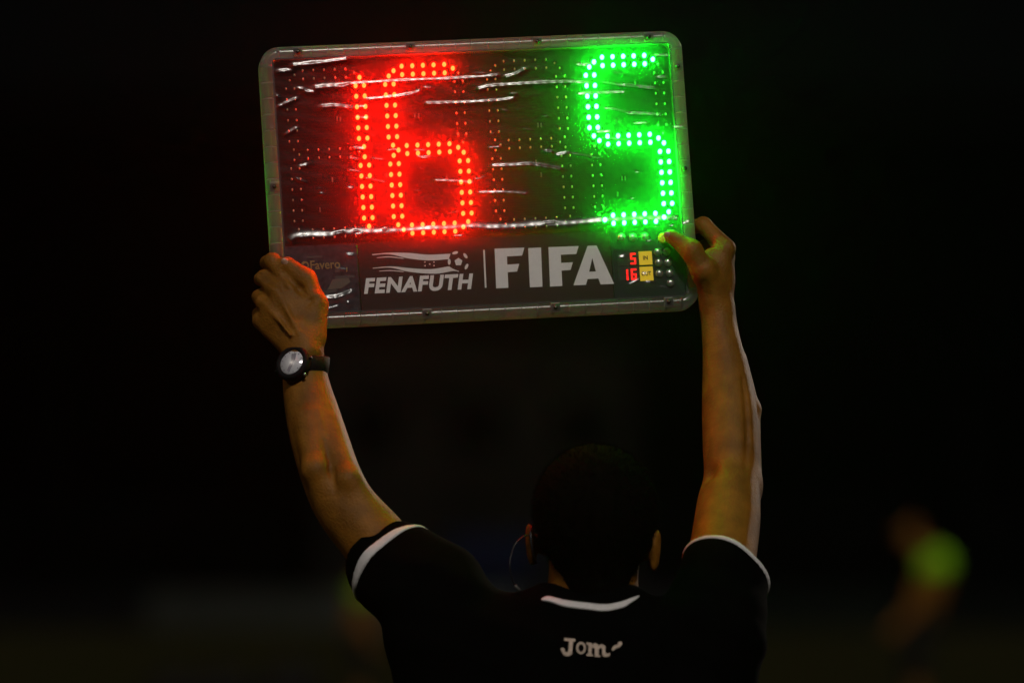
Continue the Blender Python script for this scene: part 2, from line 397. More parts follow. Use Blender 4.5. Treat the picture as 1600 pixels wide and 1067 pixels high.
def prof(wd, dp):
    """cross-section of the frame tube: (across, depth)"""
    pts = []
    rr = min(wd * 0.5, dp * 0.5) * 0.92
    for cx, cy, a0 in ((wd / 2 - rr, dp - rr, 0), (-wd / 2 + rr, dp - rr, 90), (-wd / 2 + rr, rr, 180), (wd / 2 - rr, rr, 270)):
        for k in range(4):
            an = R(a0 + 30 * k); pts.append((cx + rr * math.cos(an), cy + rr * math.sin(an)))
    return pts
def seg_mesh(length, wd, name, m, groove=True):
    V = []; Q = []; pr = prof(wd, TH); n = len(pr)
    st_ = [(-length / 2, 1.0), (length / 2, 1.0)]
    for x, s_ in st_:
        for (u, d) in pr: V.append((x, (d - TH / 2) * s_ + TH / 2, u * s_))
    for i in range(len(st_) - 1):
        for k in range(n): Q.append((i * n + k, i * n + (k + 1) % n, (i + 1) * n + (k + 1) % n, (i + 1) * n + k))
    m0 = len(V); V += V[:n] + V[-n:]      # end caps with their own corners
    Q.append(tuple(m0 + k for k in range(n))[::-1]); Q.append(tuple(m0 + n + k for k in range(n)))
    me = bpy.data.meshes.new(name); me.from_pydata(V, [], Q); me.update(); me.materials.append(m)
    me.polygons.foreach_set('use_smooth', [len(p.vertices) == 4 for p in me.polygons]); return me
CR = 31
nh, nvv = 24, 15
lh = 2 * (HW - CR) / nh; lv = 2 * (HH - CR) / nvv
mh = seg_mesh(lh * SA - 0.0009, FWD * SB, 'frame_segment', M_frame); mv = seg_mesh(lv * SB - 0.0009, FWD * SA, 'frame_segment', M_frame)
for i in range(nh):
    a = -(HW - CR) + lh * (i + 0.5)
    for b in (-(HH - FWD / 2), HH - FWD / 2): link_copy('frame_segment', mh, board, LA(a, b))
for i in range(nvv):
    b = -(HH - CR) + lv * (i + 0.5)
    for a in (-(HW - FWD / 2), HW - FWD / 2): link_copy('frame_segment', mv, board, LA(a, b), (0, math.pi / 2, 0))
V = []; Q = []; pr = prof(FWD * SA, TH); n = len(pr); rc_ = (CR - FWD / 2) * SA
for i in range(9):
    an = R(90 * i / 8)
    for (u, d) in pr: V.append(((rc_ + u) * math.cos(an), d, (rc_ + u) * math.sin(an)))
for i in range(8):
    for k in range(n): Q.append((i * n + k, (i + 1) * n + k, (i + 1) * n + (k + 1) % n, i * n + (k + 1) % n))
Q.append(tuple(range(n))); Q.append(tuple(8 * n + k for k in range(n))[::-1])
cm = bpy.data.meshes.new('frame_corner'); cm.from_pydata(V, [], Q); cm.update(); cm.materials.append(M_frame); cm.polygons.foreach_set('use_smooth', [True] * len(cm.polygons))
for sa, sb, rot in ((1, -1, 0), (-1, -1, -90), (-1, 1, 180), (1, 1, 90)):
    link_copy('frame_corner', cm, board, LA(sa * (HW - CR), sb * (HH - CR)), (0, R(rot), 0))
# bolts with their square mounts
bm = bmesh.new(); box(bm, (0, 0.001, 0), (0.013, 0.004, 0.013), 0.001); mm = bm_mesh('bolt_mount', bm, M_frame)
bm = bmesh.new(); r = bmesh.ops.create_cone(bm, cap_ends=True, segments=12, radius1=0.0032, radius2=0.0026, depth=0.004)
bmesh.ops.rotate(bm, cent=(0, 0, 0), matrix=Matrix.Rotation(math.pi / 2, 3, 'X'), verts=bm.verts); mb = bm_mesh('bolt', bm, M_bolt, True)
for px, py in ((466, 80), (641, 72), (840, 64), (1015, 54), (432, 293), (1068, 101), (1080, 262), (668, 490), (868, 482), (1045, 470)):
    a, b = px2ab(px, py)
    if abs(b) > 190: b = math.copysign(HH - FWD / 2, b)
    else: a = math.copysign(HW - FWD / 2, a)
    m_ = link_copy('bolt_mount', mm, board, LA(a, b, 0.0)); link_copy('bolt', mb, m_, (0, -0.002, 0))

# panels
IW, IH = HW - FWD + 2, HH - FWD + 2
def slab(name, a0, b0, a1, b1, d, th, m, bev=0):
    x0, _, z0 = LA(a0, b0); x1, _, z1 = LA(a1, b1); bm = bmesh.new()
    box(bm, ((x0 + x1) / 2, d + th / 2, (z0 + z1) / 2), (abs(x1 - x0), th, abs(z1 - z0)), bev)
    return link_copy(name, bm_mesh(name, bm, m), board)
SPLIT = 92        # b of the seam between LED field and the lower strip
LP = 0.015
slab('led_panel', -IW, -IH, IW, SPLIT, LP, 0.004, M_pcb)
slab('rear_led_panel', -IW, -IH, IW, SPLIT, 0.0195, 0.003, M_back)
for a0, b0, a1, b1 in ((-IW, -IH, -IW + 2.2, IH), (IW - 2.2, -IH, IW, IH), (-IW + 2.4, -IH, IW - 2.4, -IH + 2), (-IW + 2.4, IH - 2, IW - 2.4, IH)):
    slab('edge_mask', a0, b0, a1, b1, 0.0025, 0.0120, M_core)  # dark inner edge, added to mask front red light from the frame
a_l = px2ab(563, 420)[0]; a_r = px2ab(957, 420)[0]
slab('label_panel', -IW, SPLIT + 0.6, a_l - 1.5, IH, 0.0075, 0.004, M_label)
slab('sticker', a_l, SPLIT + 0.6, a_r, IH, 0.0055, 0.006, M_sticker)
slab('keypad', a_r + 1.5, SPLIT + 0.6, IW, IH, 0.0075, 0.004, M_keypad)
slab('lower_rear_panel', -IW, SPLIT + 0.6, IW, IH, 0.028, 0.004, M_core)

# LED dots of one figure-of-eight, a from the centre, b from the top row
SEGS = {'top': [(a, b) for a in np.linspace(-33.3, 33.3, 5) for b in (0, 13.3)],
        'mid': [(a, b) for a in np.linspace(-33.3, 33.3, 5) for b in (124.8, 137.4)],
        'bot': [(a, b) for a in np.linspace(-33.3, 33.3, 5) for b in (249.3, 262)],
        'ctl': [(-46.4, 6.7), (-54.4, 14.6)], 'ctr1': [(46.4, 6.7)], 'ctr2': [(54.4, 14.6)],
        'ul': [(a, 27.5 + 16.55 * k) for a in (-60.7, -47.5) for k in range(6)], 'ur': [(a, 27.5 + 16.55 * k) for a in (60.7, 47.5) for k in range(6)],
        'ml1': [(-54.6, 123.4)], 'ml2': [(-46.6, 131.2)], 'ml3': [(-54.6, 139.3)], 'mr1': [(54.6, 123.4)], 'mr2': [(46.6, 131.2)], 'mr3': [(54.6, 139.3)],
        'll': [(a, 152.6 + 16.45 * k) for a in (-60.7, -47.5) for k in range(6)], 'lr': [(a, 152.6 + 16.45 * k) for a in (60.7, 47.5) for k in range(6)],
        'bl1': [(-54.5, 247.9)], 'bl2': [(-46.5, 255.8)], 'br1': [(54.5, 247.9)], 'br2': [(46.5, 255.8)]}
LIT = {0: ('ctr2', 'ur', 'mr1', 'mr3', 'lr', 'br1'),
       1: ('top', 'ctl', 'ctr1', 'ul', 'ml1', 'ml2', 'ml3', 'mid', 'mr2', 'mr3', 'll', 'lr', 'bl1', 'bl2', 'br1', 'br2', 'bot'),
       2: (), 3: ('top', 'ctl', 'ctr1', 'ul', 'ml1', 'ml2', 'mid', 'mr2', 'mr3', 'lr', 'br1', 'br2', 'bot', 'bl2')}
DC = [(508.0, 106.5), (662.4, 98.8), (822.0, 89.7), (977.1, 82.6)]
def dome(r, h, n=10):
    V = []; Q = []
    for i, (f_, y) in enumerate(((1, 0), (1, -h * .45), (.8, -h * .78), (.42, -h * .96))):
        for k in range(n): V.append((r * f_ * math.cos(2 * math.pi * k / n), y, r * f_ * math.sin(2 * math.pi * k / n)))
    for i in range(3):
        for k in range(n): Q.append((i * n + k, i * n + (k + 1) % n, (i + 1) * n + (k + 1) % n, (i + 1) * n + k))
    Q.append(tuple(3 * n + k for k in range(n))); return V, Q
def dome_mesh(name, r, h, m, n=10):
    V, Q = dome(r, h, n); me = bpy.data.meshes.new(name); me.from_pydata(V, [], Q); me.update(); me.materials.append(m)
    me.polygons.foreach_set('use_smooth', [True] * len(me.polygons)); return me
LR = 3.35 * S
me_r = dome_mesh('lit_led', LR, 0.0052, M_red); me_g = dome_mesh('lit_led', LR, 0.0052, M_green)
uV, uQ = [], []; rearV, rearQ = {'r': [], 'g': []}, {'r': [], 'g': []}
dv, dq = dome(1.45 * S, 0.003, 7); rv, rq = dome(LR, 0.005, 7)
for i, (cx, cy) in enumerate(DC):
    ca, cb = px2ab(cx, cy)
    for nm, pts in SEGS.items():
        for (a, b) in pts:
            p = LA(ca + a, cb + b, LP)
            if nm in LIT[i]:
                link_copy('lit_led', me_r if i < 2 else me_g, board, p, (0, 0, 0), (0.93, 1, 1.14))
                c_ = 'r' if i < 2 else 'g'; n0 = len(rearV[c_])
                rearV[c_] += [(-(p[0] + v[0]), 0.0225 - v[1], p[2] + v[2]) for v in rv]; rearQ[c_] += [tuple(n0 + k for k in f_) for f_ in rq]
            else:
                n0 = len(uV); uV += [(p[0] + v[0], p[1] + v[1], p[2] + v[2] * 1.5) for v in dv]; uQ += [tuple(n0 + k for k in f_) for f_ in dq]
o = mk('unlit_led', uV, uQ, M_unlit, board); o['kind'] = 'stuff'
for c_, m_ in (('r', M_red), ('g', M_green)):
    o = mk('rear_led', rearV[c_], rearQ[c_], m_, board); o['kind'] = 'stuff'
# small components between the dots
bm = bmesh.new()
for (px, py) in ((529, 183), (534, 184), (650, 178), (656, 178), (503, 326), (522, 279), (843, 192), (848, 192), (966, 184), (972, 184), (840, 250), (975, 275), (980, 275), (700, 275), (606, 272), (848, 270), (968, 300), (996, 124)):
    box(bm, L(px, py, LP - 0.0008), (0.0016, 0.0016, 0.006))
o = link_copy('component', bm_mesh('component', bm, M_chip), board); o['kind'] = 'stuff'
for (x0, y0, n_) in ((592, 362, 9), (905, 345, 9)):
    bm = bmesh.new()
    for k in range(n_): box(bm, L(x0 + 2.6 * k, y0 - 0.12 * k, LP - 0.0008), (0.0012, 0.001, 0.0022))
    link_copy('pin_row', bm_mesh('pin_row', bm, M_chip), board)

# clear wrap with its wrinkles
STREAKS = [([(455,106),(500,101),(544,95)],3.6,1.1),([(434,115),(461,112)],3,1),([(464,140),(477,142)],2.2,.8),([(490,141),(515,138.5),(543,138)],4.2,1.2),([(474,145.7),(494,147)],3,1.1),
 ([(540,134),(600,130),(650,127),(700,125),(740,122),(780,119)],2.8,1.05),([(787,122),(805,117),(822,108)],3,1.1),([(569,158),(610,154),(640,149),(658,143)],2.8,1.1),([(661,138),(676,140)],2.4,1),
 ([(501,170),(525,168.5),(554,173)],3.4,1.15),([(556,170),(574,169)],2.4,.9),([(555,186.3),(577,187)],2.2,.9),([(664,163.7),(700,163),(760,160),(790,157),(805,153.5)],2.9,1.1),
 ([(744,141.6),(770,136),(820,132.5),(880,129.5),(925,131.5)],3.2,1.15),([(942,129),(973,134)],2,.8),([(973,133.5),(1028,139)],2.8,1.05),([(901,149),(940,146.5),(979,145)],3,1.1),
 ([(900,102.5),(935,102.5)],2.8,1.05),([(1022,86),(1049,86.5)],2.4,1.05),([(1028,122),(1044,121)],3,1.1),([(945,170),(963,172),(987,179)],2,.9),([(985,178.5),(1010,179),(1037,181)],2.8,1.1),
 ([(989,194),(1014,193.4)],2.6,1),([(931,208.6),(957,207)],3,1.1),([(939,216.5),(989,221)],2.3,.95),([(1051,200),(1070,199)],2.6,1),([(850,238),(865,239.5)],3,1.1),([(867,245.4),(888,240)],3.2,1.1),
 ([(885,240),(910,243.5),(940,249.7)],1.8,.9),([(766,261.6),(800,261),(828,259),(855,263),(878,267)],3.4,1.2),([(434,170),(466,156)],2.6,1),([(446,214),(466,202)],2.6,1),([(551,234.7),(572,235.5)],3,1.1),
 ([(545,249),(562,252)],1.8,.9),([(651,247.3),(675,248)],2,.9),([(467,263.5),(483,260)],2.6,1),([(678,284.7),(710,285.5),(742,288.5)],2.5,1.05),([(747,303),(790,302.5),(824,305)],2.5,1.05),
 ([(570,280.7),(604,288)],2,.9),([(463,281),(482,289)],2,.9),([(542,296.6),(555,297)],2.6,1),([(985,313),(993,312)],2.2,1),
 ([(454,381),(466,374),(500,372.5),(520,372),(544,368.6),(600,366.5),(651,364),(734,359),(770,360),(840,356),(905,352.5),(974,347),(1062,345.6)],6.0,0.86),
 ([(454,384),(520,381),(590,377),(700,371),(900,358)],2.2,.65),([(1019,357.5),(1036,356)],3.2,1.2),([(1036,356),(1056,354.7)],3.4,1.2),([(541,400),(556,400.6)],2.6,1),
 ([(505,468),(528,467),(554,456.5)],3.8,1.25),([(541,474),(549,476)],3.2,1.2),([(511,485),(532,479)],2.2,.9),([(965,404.5),(978,402)],3,1.1),([(1007,443.5),(1019,443)],3,1.1),([(981,447),(1000,437)],2.2,.9),
 ([(1002,430.7),(1014,430)],3,1.1),([(1064,352.7),(1082,353.5)],3,1.1),([(968,372),(975,366)],2,.8),([(985,364),(996,372)],2,.8),([(440,168),(452,176)],1.8,.8),([(432,150),(438,158)],2.5,.9),
 ([(425,200),(430,215)],2.4,.9),([(1068,350),(1080,346)],2.4,1),([(1074,140),(1080,160)],2.2,.8),([(1078,205),(1083,225)],2.2,.8)]
rs_ = np.random.default_rng(21)
for k_ in range(60):            # finer creases, mostly near the edges and the seam
    x_ = rs_.uniform(440, 1060); y_ = rs_.choice([rs_.uniform(95, 350), rs_.uniform(352, 372), rs_.uniform(385, 475)], p=[.6, .2, .2]); l_ = rs_.uniform(4, 22); t_ = rs_.normal(-0.03, 0.22)
    if 560 < x_ < 960 and y_ > 380: continue
    STREAKS.append(([(x_, y_ + (278 - y_) * 0 - .049 * (x_ - 750)), (x_ + l_ / 2, y_ - .049 * (x_ - 750) + l_ * t_ / 2 + rs_.normal(0, .8)), (x_ + l_, y_ - .049 * (x_ - 750) + l_ * t_)], rs_.uniform(1.3, 2.2), rs_.uniform(.55, .95)))
na, nb = 840, 560
A = np.linspace(-HW + 3, HW - 3, na); B_ = np.linspace(-HH + 3, HH - 3, nb)
AA, BB = np.meshgrid(A, B_, indexing='ij')
# rounded outline: pull the corner points in to the corner arc
h = np.zeros_like(AA)
def vnoise(x, y, seed):
    r_ = np.random.default_rng(seed); o_ = np.zeros_like(x)
    for i in range(6):
        kx, ky, ph = r_.normal(0, 1), r_.normal(0, 1), r_.uniform(0, 6.28); o_ += np.sin(kx * x + ky * y + ph)
    return o_ / 3.5
for si, (pl, wd, am) in enumerate(STREAKS):
    pts = spline([px2ab(*p) for p in pl], 5) if len(pl) > 2 else np.array([px2ab(*p) for p in pl])
    lo = pts.min(0) - 16; hi = pts.max(0) + 16
    i0, i1 = np.searchsorted(A, lo[0]), np.searchsorted(A, hi[0]); j0, j1 = np.searchsorted(B_, lo[1]), np.searchsorted(B_, hi[1])
    if i1 <= i0 or j1 <= j0: continue
    a_, b_ = AA[i0:i1, j0:j1], BB[i0:i1, j0:j1]
    best = np.full(a_.shape, 1e9); bt = np.zeros(a_.shape); bs = np.zeros(a_.shape)
    tot = np.r_[0, np.cumsum(np.hypot(*np.diff(pts, axis=0).T))]
    for k in range(len(pts) - 1):
        d = pts[k + 1] - pts[k]; L2 = d @ d + 1e-9
        t = np.clip(((a_ - pts[k][0]) * d[0] + (b_ - pts[k][1]) * d[1]) / L2, 0, 1)
        dx, dy = a_ - pts[k][0] - t * d[0], b_ - pts[k][1] - t * d[1]; dd = np.hypot(dx, dy)
        m_ = dd < best; best = np.where(m_, dd, best); bt = np.where(m_, tot[k] + t * math.sqrt(L2), bt); bs = np.where(m_, np.sign(dy + 1e-9), bs)
    e = bt / tot[-1]; tp = np.clip(np.minimum(e, 1 - e) * tot[-1] / 5 + 0.35, 0, 1)
    jit = 1 + (0.07 if tot[-1] > 500 else 0.13) * np.sin(bt * 0.33 + si) * np.sin(bt * 0.14 + 2 * si)
    wv = wd * 1.2
    h[i0:i1, j0:j1] += am * jit * tp * np.exp(-(best / wv) ** 2) * wv * 0.29 * S
h += 0.00024 * vnoise(AA * 0.035, BB * 0.11, 3) + 0.00003 * vnoise(AA * 0.12, BB * 0.4, 5)
bx = AA * SA; bz = -BB * SB
ra = CR - 3
ex = np.abs(AA) - (HW - 3 - ra); ey = np.abs(BB) - (HH - 3 - ra)
m_ = (ex > 0) & (ey > 0); rr = np.hypot(ex, ey); f_ = np.where(m_ & (rr > ra), ra / np.maximum(rr, 1e-6), 1.0)
bx = np.where(m_, np.sign(AA) * (HW - 3 - ra + ex * f_) * SA, bx); bz = np.where(m_, -np.sign(BB) * (HH - 3 - ra + ey * f_) * SB, bz)
V = np.stack([bx.ravel(), (-0.0032 - h).ravel(), bz.ravel()], axis=1)
ii = np.arange(na * nb).reshape(na, nb); Q = np.stack([ii[:-1, :-1], ii[:-1, 1:], ii[1:, 1:], ii[1:, :-1]], axis=-1).reshape(-1, 4)
o = mk_np('clear_wrap', V, Q, M_film, board); o['label'] = 'creased clear plastic wrap over the board face'
Vb = V[:, :].copy(); Vb = np.stack([bx[::12, ::12].ravel(), (TH + 0.002 + h[::12, ::12] * 0.5).ravel(), bz[::12, ::12].ravel()], axis=1)
n1, n2 = bx[::12, ::12].shape; ii = np.arange(n1 * n2).reshape(n1, n2); Qb = np.stack([ii[:-1, :-1], ii[1:, :-1], ii[1:, 1:], ii[:-1, 1:]], axis=-1).reshape(-1, 4)
mk_np('rear_wrap', Vb, Qb, M_film, board)

# lettering and marks -----------------------------------------------------
def flat(loops=None, text=None, size=1.0, bold=0.0, shear=0.0, space=1.0, align='LEFT'):
    """2-D mesh (x right, y down in photograph units)"""
    if text is None:
        cu = bpy.data.curves.new('glyph', 'CURVE'); cu.dimensions = '2D'; cu.fill_mode = 'BOTH'
        for lp in loops:
            sp = cu.splines.new('POLY'); sp.points.add(len(lp) - 1)
            for p, c in zip(sp.points, lp): p.co = (c[0], -c[1], 0, 1)
            sp.use_cyclic_u = True
    else:
        cu = bpy.data.curves.new('glyph', 'FONT'); cu.body = text; cu.size = size; cu.offset = bold; cu.shear = shear; cu.space_character = space; cu.align_x = align; cu.resolution_u = 4
    ob = bpy.data.objects.new('glyph', cu); col.objects.link(ob)
    dg = bpy.context.evaluated_depsgraph_get(); me = bpy.data.meshes.new_from_object(ob.evaluated_get(dg))
    V = np.array([v.co[:] for v in me.vertices]); Fc = [tuple(p.vertices) for p in me.polygons]
    bpy.data.objects.remove(ob); bpy.data.meshes.remove(me)
    V[:, 1] *= -1; return V[:, :2], Fc
def decal(name, V2, Fc, off, m, th=0.0004):
    V = [L(x, y, off) for x, y in V2]
    o = mk(name, V, Fc, m, board, smooth=False)
    s_ = o.modifiers.new('thickness', 'SOLIDIFY'); s_.thickness = th; s_.offset = 0; return o
def text_fit(name, text, x0, y0, x1, y1, capt, off, m, bold=0.0, shear=0.0, space=1.0):
    """text whose baseline runs from (x0,y0) to (x1,y1) and whose capitals are `capt` high"""
    V, Fc = flat(text=text, bold=bold, shear=shear, space=space)
    w_ = V[:, 0].max() - V[:, 0].min(); u = (V[:, 0] - V[:, 0].min()) / w_; hh = V[:, 1].min(); v = V[:, 1] / hh
    X = x0 + (x1 - x0) * u - v * capt * 0.067; Y = y0 + (y1 - y0) * u - v * capt
    return decal(name, np.stack([X, Y], 1), Fc, off, m)
OS = 0.0052
F1 = [(773.5,388),(820,386.3),(816.5,398.7),(792.8,400),(793.3,412.8),(812,411.6),(808.6,423.6),(793.9,424.6),(795,449),(776,450)]
F2 = [(857.7,385.5),(905,383.6),(901.3,396),(877,397.3),(877.5,410),(895.8,409),(892.3,421),(878.1,422),(879.3,446),(860,447)]
for lp in ([F1], [[(826,387),(846,386),(848.3,447.2),(828.6,448.2)]], [F2], [[(919,383.2),(933,382.5),(960.3,442.6),(939.3,443.6),(935.8,434.3),(918.8,435.2),(916.2,444.2),(896.6,445)],[(926.3,402),(931.8,423.2),(921.3,423.8)]]):
    V2, Fc = flat(lp); decal('letter', V2, Fc, OS, M_white)
V2, Fc = flat([[(755.6,390),(758.2,389.9),(761,448.8),(758.4,449)]]); decal('divider_line', V2, Fc, OS, M_white)
text_fit('team_lettering', 'FENAFUTH', 570.5, 457.5, 741.5, 449.5, 23, OS, M_white, bold=0.042, shear=0.20, space=1.12)
def ribbon(top, bot):
    t_ = spline(top, 6); b_ = spline(bot, 6); return [tuple(p) for p in t_] + [tuple(p) for p in b_[::-1]]
lps = [ribbon([(583,397),(610,394.6),(640,395),(670,397.5),(705,396)], [(583,398.5),(610,397),(640,403.5),(672,406.5),(702,404.5)]),
       ribbon([(590,402.2),(610,400.4),(632,403)], [(590,402.9),(610,401.8),(632,404.2)]),
       ribbon([(584,418.2),(612,416),(645,419),(675,420),(703,415.5)], [(584,419.4),(612,418),(640,424.2),(680,427.2),(708,423)]),
       ribbon([(594,423),(612,421.8),(632,423.6)], [(594,423.7),(612,423),(632,424.6)]),
       ribbon([(703,416),(710,420.2),(718,423)], [(704,423.4),(711,422.8),(718,424)])]
for lp in lps:
    V2, Fc = flat([lp]); decal('emblem_stripe', V2, Fc, OS, M_white)
def poly(cx, cy, r, n, rot, sx=1, sy=1):
    return [(cx + r * sx * math.cos(R(rot) + 2 * math.pi * k / n), cy + r * sy * math.sin(R(rot) + 2 * math.pi * k / n)) for k in range(n)]
V2, Fc = flat([poly(717.2, 408.7, 6.4, 5, -90)]); decal('ball_patch', V2, Fc, OS, M_white)
for cx, cy, rot in ((712, 394.6, -15), (728, 399.2, 55), (729.8, 416, 115), (702.8, 408.6, 90)):
    lp = [(cx + 4.8 * math.cos(t) * math.cos(R(rot)) - 2.3 * math.sin(t) * math.sin(R(rot)), cy + 4.8 * math.cos(t) * math.sin(R(rot)) + 2.3 * math.sin(t) * math.cos(R(rot))) for t in np.linspace(0, 2 * math.pi, 12, endpoint=False)]
    V2, Fc = flat([lp]); decal('ball_patch', V2, Fc, OS, M_white)
for cx, cy in ((665, 409), (665.2, 414.8), (672.5, 412.2), (679, 409), (679.2, 414.6)):
    lp = [(cx + (1.7 if k % 2 == 0 else 0.7) * math.sin(math.pi * k / 5), cy - (1.7 if k % 2 == 0 else 0.7) * math.cos(math.pi * k / 5)) for k in range(10)]
    V2, Fc = flat([lp]); decal('star', V2, Fc, OS, M_white)
text_fit('maker_lettering', 'Favero', 488, 420.5, 534, 418, 13.5, 0.0071, M_gold, bold=0.015)
V2, Fc = flat([poly(479, 414, 6.4, 10, 0), poly(480, 414, 3.4, 8, 0)]); decal('maker_mark', V2, Fc, 0.0071, M_gold)
M_lab2 = mat('dark_patch', (0.02, 0.015, 0.012), 0.5); M_lab3 = mat('brown_patch', (0.06, 0.045, 0.025), 0.5)
for lp, m_ in (([(482,400),(506,399),(506,402),(482,403)], M_lab2), ([(525,431),(556,429),(556,433),(526,435)], M_lab2), ([(522,436),(546,432),(550,440),(536,450),(514,452)], M_lab3), ([(508,454),(528,451),(530,455),(512,458)], M_lab2), ([(526,419),(533,418.6),(533,425),(526,425)], M_lab2), ([(543,417),(545,417),(545,424),(543,424)], M_gold)):
    V2, Fc = flat([lp]); decal('label_mark', V2, Fc, 0.0071, m_)

# keypad
dm = dome_mesh('button', 6.2 * S, 0.0042, M_metal, 16)
bm = bmesh.new(); bmesh.ops.create_cone(bm, cap_ends=True, segments=20, radius1=8.2 * S, radius2=7.6 * S, depth=0.001); bmesh.ops.rotate(bm, cent=(0, 0, 0), matrix=Matrix.Rotation(math.pi / 2, 3, 'X'), verts=bm.verts)
rm = bm_mesh('button_ring', bm, M_black, False)
for px, py in ((972, 370), (990, 370), (1009, 369), (1029, 392.5), (1030.5, 409), (1031.5, 426), (1043, 392), (1045, 409), (1047.5, 425.5), (1049, 441)):
    b_ = link_copy('button', dm, board, L(px, py, 0.0069)); link_copy('button_ring', rm, b_, (0, 0.0003, 0))
link_copy('yellow_button', dome_mesh('yellow_button', 8.6 * S, 0.004, mat('yellow_rubber', (0.75, 0.52, 0.02), 0.5, 0.3), 16), board, L(1038, 371, 0.007))
def quad(x0, y0, x1, y1): return [(x0, y0), (x1, y0 - .049 * (x1 - x0)), (x1 + .067 * (y1 - y0), y1 - .049 * (x1 - x0)), (x0 + .067 * (y1 - y0), y1)]
for x0, y0, x1, y1, tx in ((999, 392, 1019.5, 413, 'IN'), (1000.3, 416, 1021, 438, 'OUT')):
    V2, Fc = flat([quad(x0, y0, x1, y1)]); o = decal('yellow_key', V2, Fc, 0.0062, M_yellow, 0.0016)
    cx = (x0 + x1) / 2 + 0.6; cy = (y0 + y1) / 2; hw_ = 3.6 if tx == 'IN' else 7.5
    text_fit('key_lettering', tx, cx - hw_, cy + 2.8, cx + hw_, cy + 2.2, 6.5, 0.0051, M_black, bold=0.02)
for x0, y0, x1, y1 in ((966, 394, 997.5, 413.5), (967, 416.5, 998.5, 438)):
    V2, Fc = flat([quad(x0, y0, x1, y1)]); decal('display_window', V2, Fc, 0.0068, M_black, 0.0008)
def seg7(cx, cy, hgt, on, name):
    wd = hgt * 0.5; t = hgt * 0.17; S7 = {'a': (-wd/2, -hgt/2, wd/2, -hgt/2 + t), 'g': (-wd/2, -t/2, wd/2, t/2), 'd': (-wd/2, hgt/2 - t, wd/2, hgt/2),
        'f': (-wd/2, -hgt/2 + t, -wd/2 + t, -.3), 'b': (wd/2 - t, -hgt/2 + .5, wd/2, -.3), 'e': (-wd/2, .3, -wd/2 + t, hgt/2 - t), 'c': (wd/2 - t, .3, wd/2, hgt/2 - .5)}
    VV = []; FF = []
    for s_ in on:
        x0, y0, x1, y1 = S7[s_]
        n0 = len(VV); VV += [(cx + x0 + .06 * y0, cy + y0 - .05 * x0), (cx + x1 + .06 * y0, cy + y0 - .05 * x1), (cx + x1 + .06 * y1, cy + y1 - .05 * x1), (cx + x0 + .06 * y1, cy + y1 - .05 * x0)]; FF.append((n0, n0 + 1, n0 + 2, n0 + 3))
    decal(name, VV, FF, 0.0062, M_seg)
seg7(990.5, 403, 18, 'afgcd', 'small_digit'); seg7(978.5, 428.5, 18, 'bc', 'small_digit'); seg7(991.5, 427.5, 18, 'afgecd', 'small_digit')

# ------------------------------------------------------------------ the official holding it
PO = np.array([*P(915, 900, 7.46)[:2], 0.0])
person = thing('person', 'person seen from behind in a black shirt with white trim, both arms raised', 'person', tuple(PO))
K = 7.55 / F
def HB(px, py, off): return BD(px, py, off)
FB = Field(grid(P(385, 0, 7.6)[0], P(1215, 0, 7.6)[0], 0.0024), grid(7.26, 7.86, 0.0026), np.r_[grid(0.0, 1.3, 0.010), grid(1.3124, 2.16, 0.0024)])
# arms
la = [(475, 556, 7.614, 29), (478, 600, 7.606, 35), (489, 650, 7.586, 41), (503, 700, 7.564, 44), (519, 748, 7.541, 45), (541, 792, 7.524, 47), (583, 842, 7.508, 51), (628, 895, 7.49, 54), (672, 940, 7.47, 60)]
ra_ = [(1121, 478, 7.725, 24), (1123, 512, 7.715, 26), (1131, 560, 7.70, 32), (1136, 605, 7.685, 38), (1140, 650, 7.665, 42.5), (1142, 700, 7.64, 43), (1143.5, 742, 7.62, 42.5), (1139, 785, 7.59, 48), (1135, 825, 7.56, 51), (1125, 885, 7.51, 54), (1108, 945, 7.47, 62)]
for ch in (la, ra_):
    ch = spline(ch, 5); FB.chain([P(x, y, d) for x, y, d, r in ch], [r * K * 0.97 for x, y, d, r in ch], 0.006)
# left forearm muscles, elbow, crease
FB.cone(P(482, 655, 7.562), 22 * K, P(494, 735, 7.514), 20 * K, 0.007); FB.cone(P(494, 735, 7.514), 21 * K, P(522, 800, 7.515), 17 * K, 0.012)
FB.cone(P(516, 660, 7.560), 14 * K, P(545, 750, 7.503), 18 * K, 0.007); FB.cone(P(545, 750, 7.503), 20 * K, P(585, 815, 7.500), 18 * K, 0.012)
for pl in (((497, 640), (506, 680), (512, 720), (520, 760)), ((520, 690), (530, 730), (548, 770))):
    for (x0, y0), (x1, y1) in zip(pl[:-1], pl[1:]): FB.cone(P(x0, y0, np.interp(y0, [600, 800], [7.569, 7.484])), 2.2 * K, P(x1, y1, np.interp(y1, [600, 800], [7.567, 7.482])), 2.2 * K, 0.006)
# right forearm: outer muscle ridge, elbow hollow
FB.cone(P(1158, 560, 7.715), 9 * K, P(1176, 640, 7.695), 12 * K, 0.010)
FB.cone(P(1176, 640, 7.695), 12 * K, P(1180, 735, 7.645), 10 * K, 0.010)
FB.ell(P(1106, 738, 7.592), np.array([9, 12, 11]) * K, 0.020, op='sub')
FB.ell(P(1178, 762, 7.625), np.array([9, 20, 18]) * K, 0.02)
FB.cone(P(1139, 486, 7.73), 7 * K, P(1150, 545, 7.715), 7 * K, 0.010)
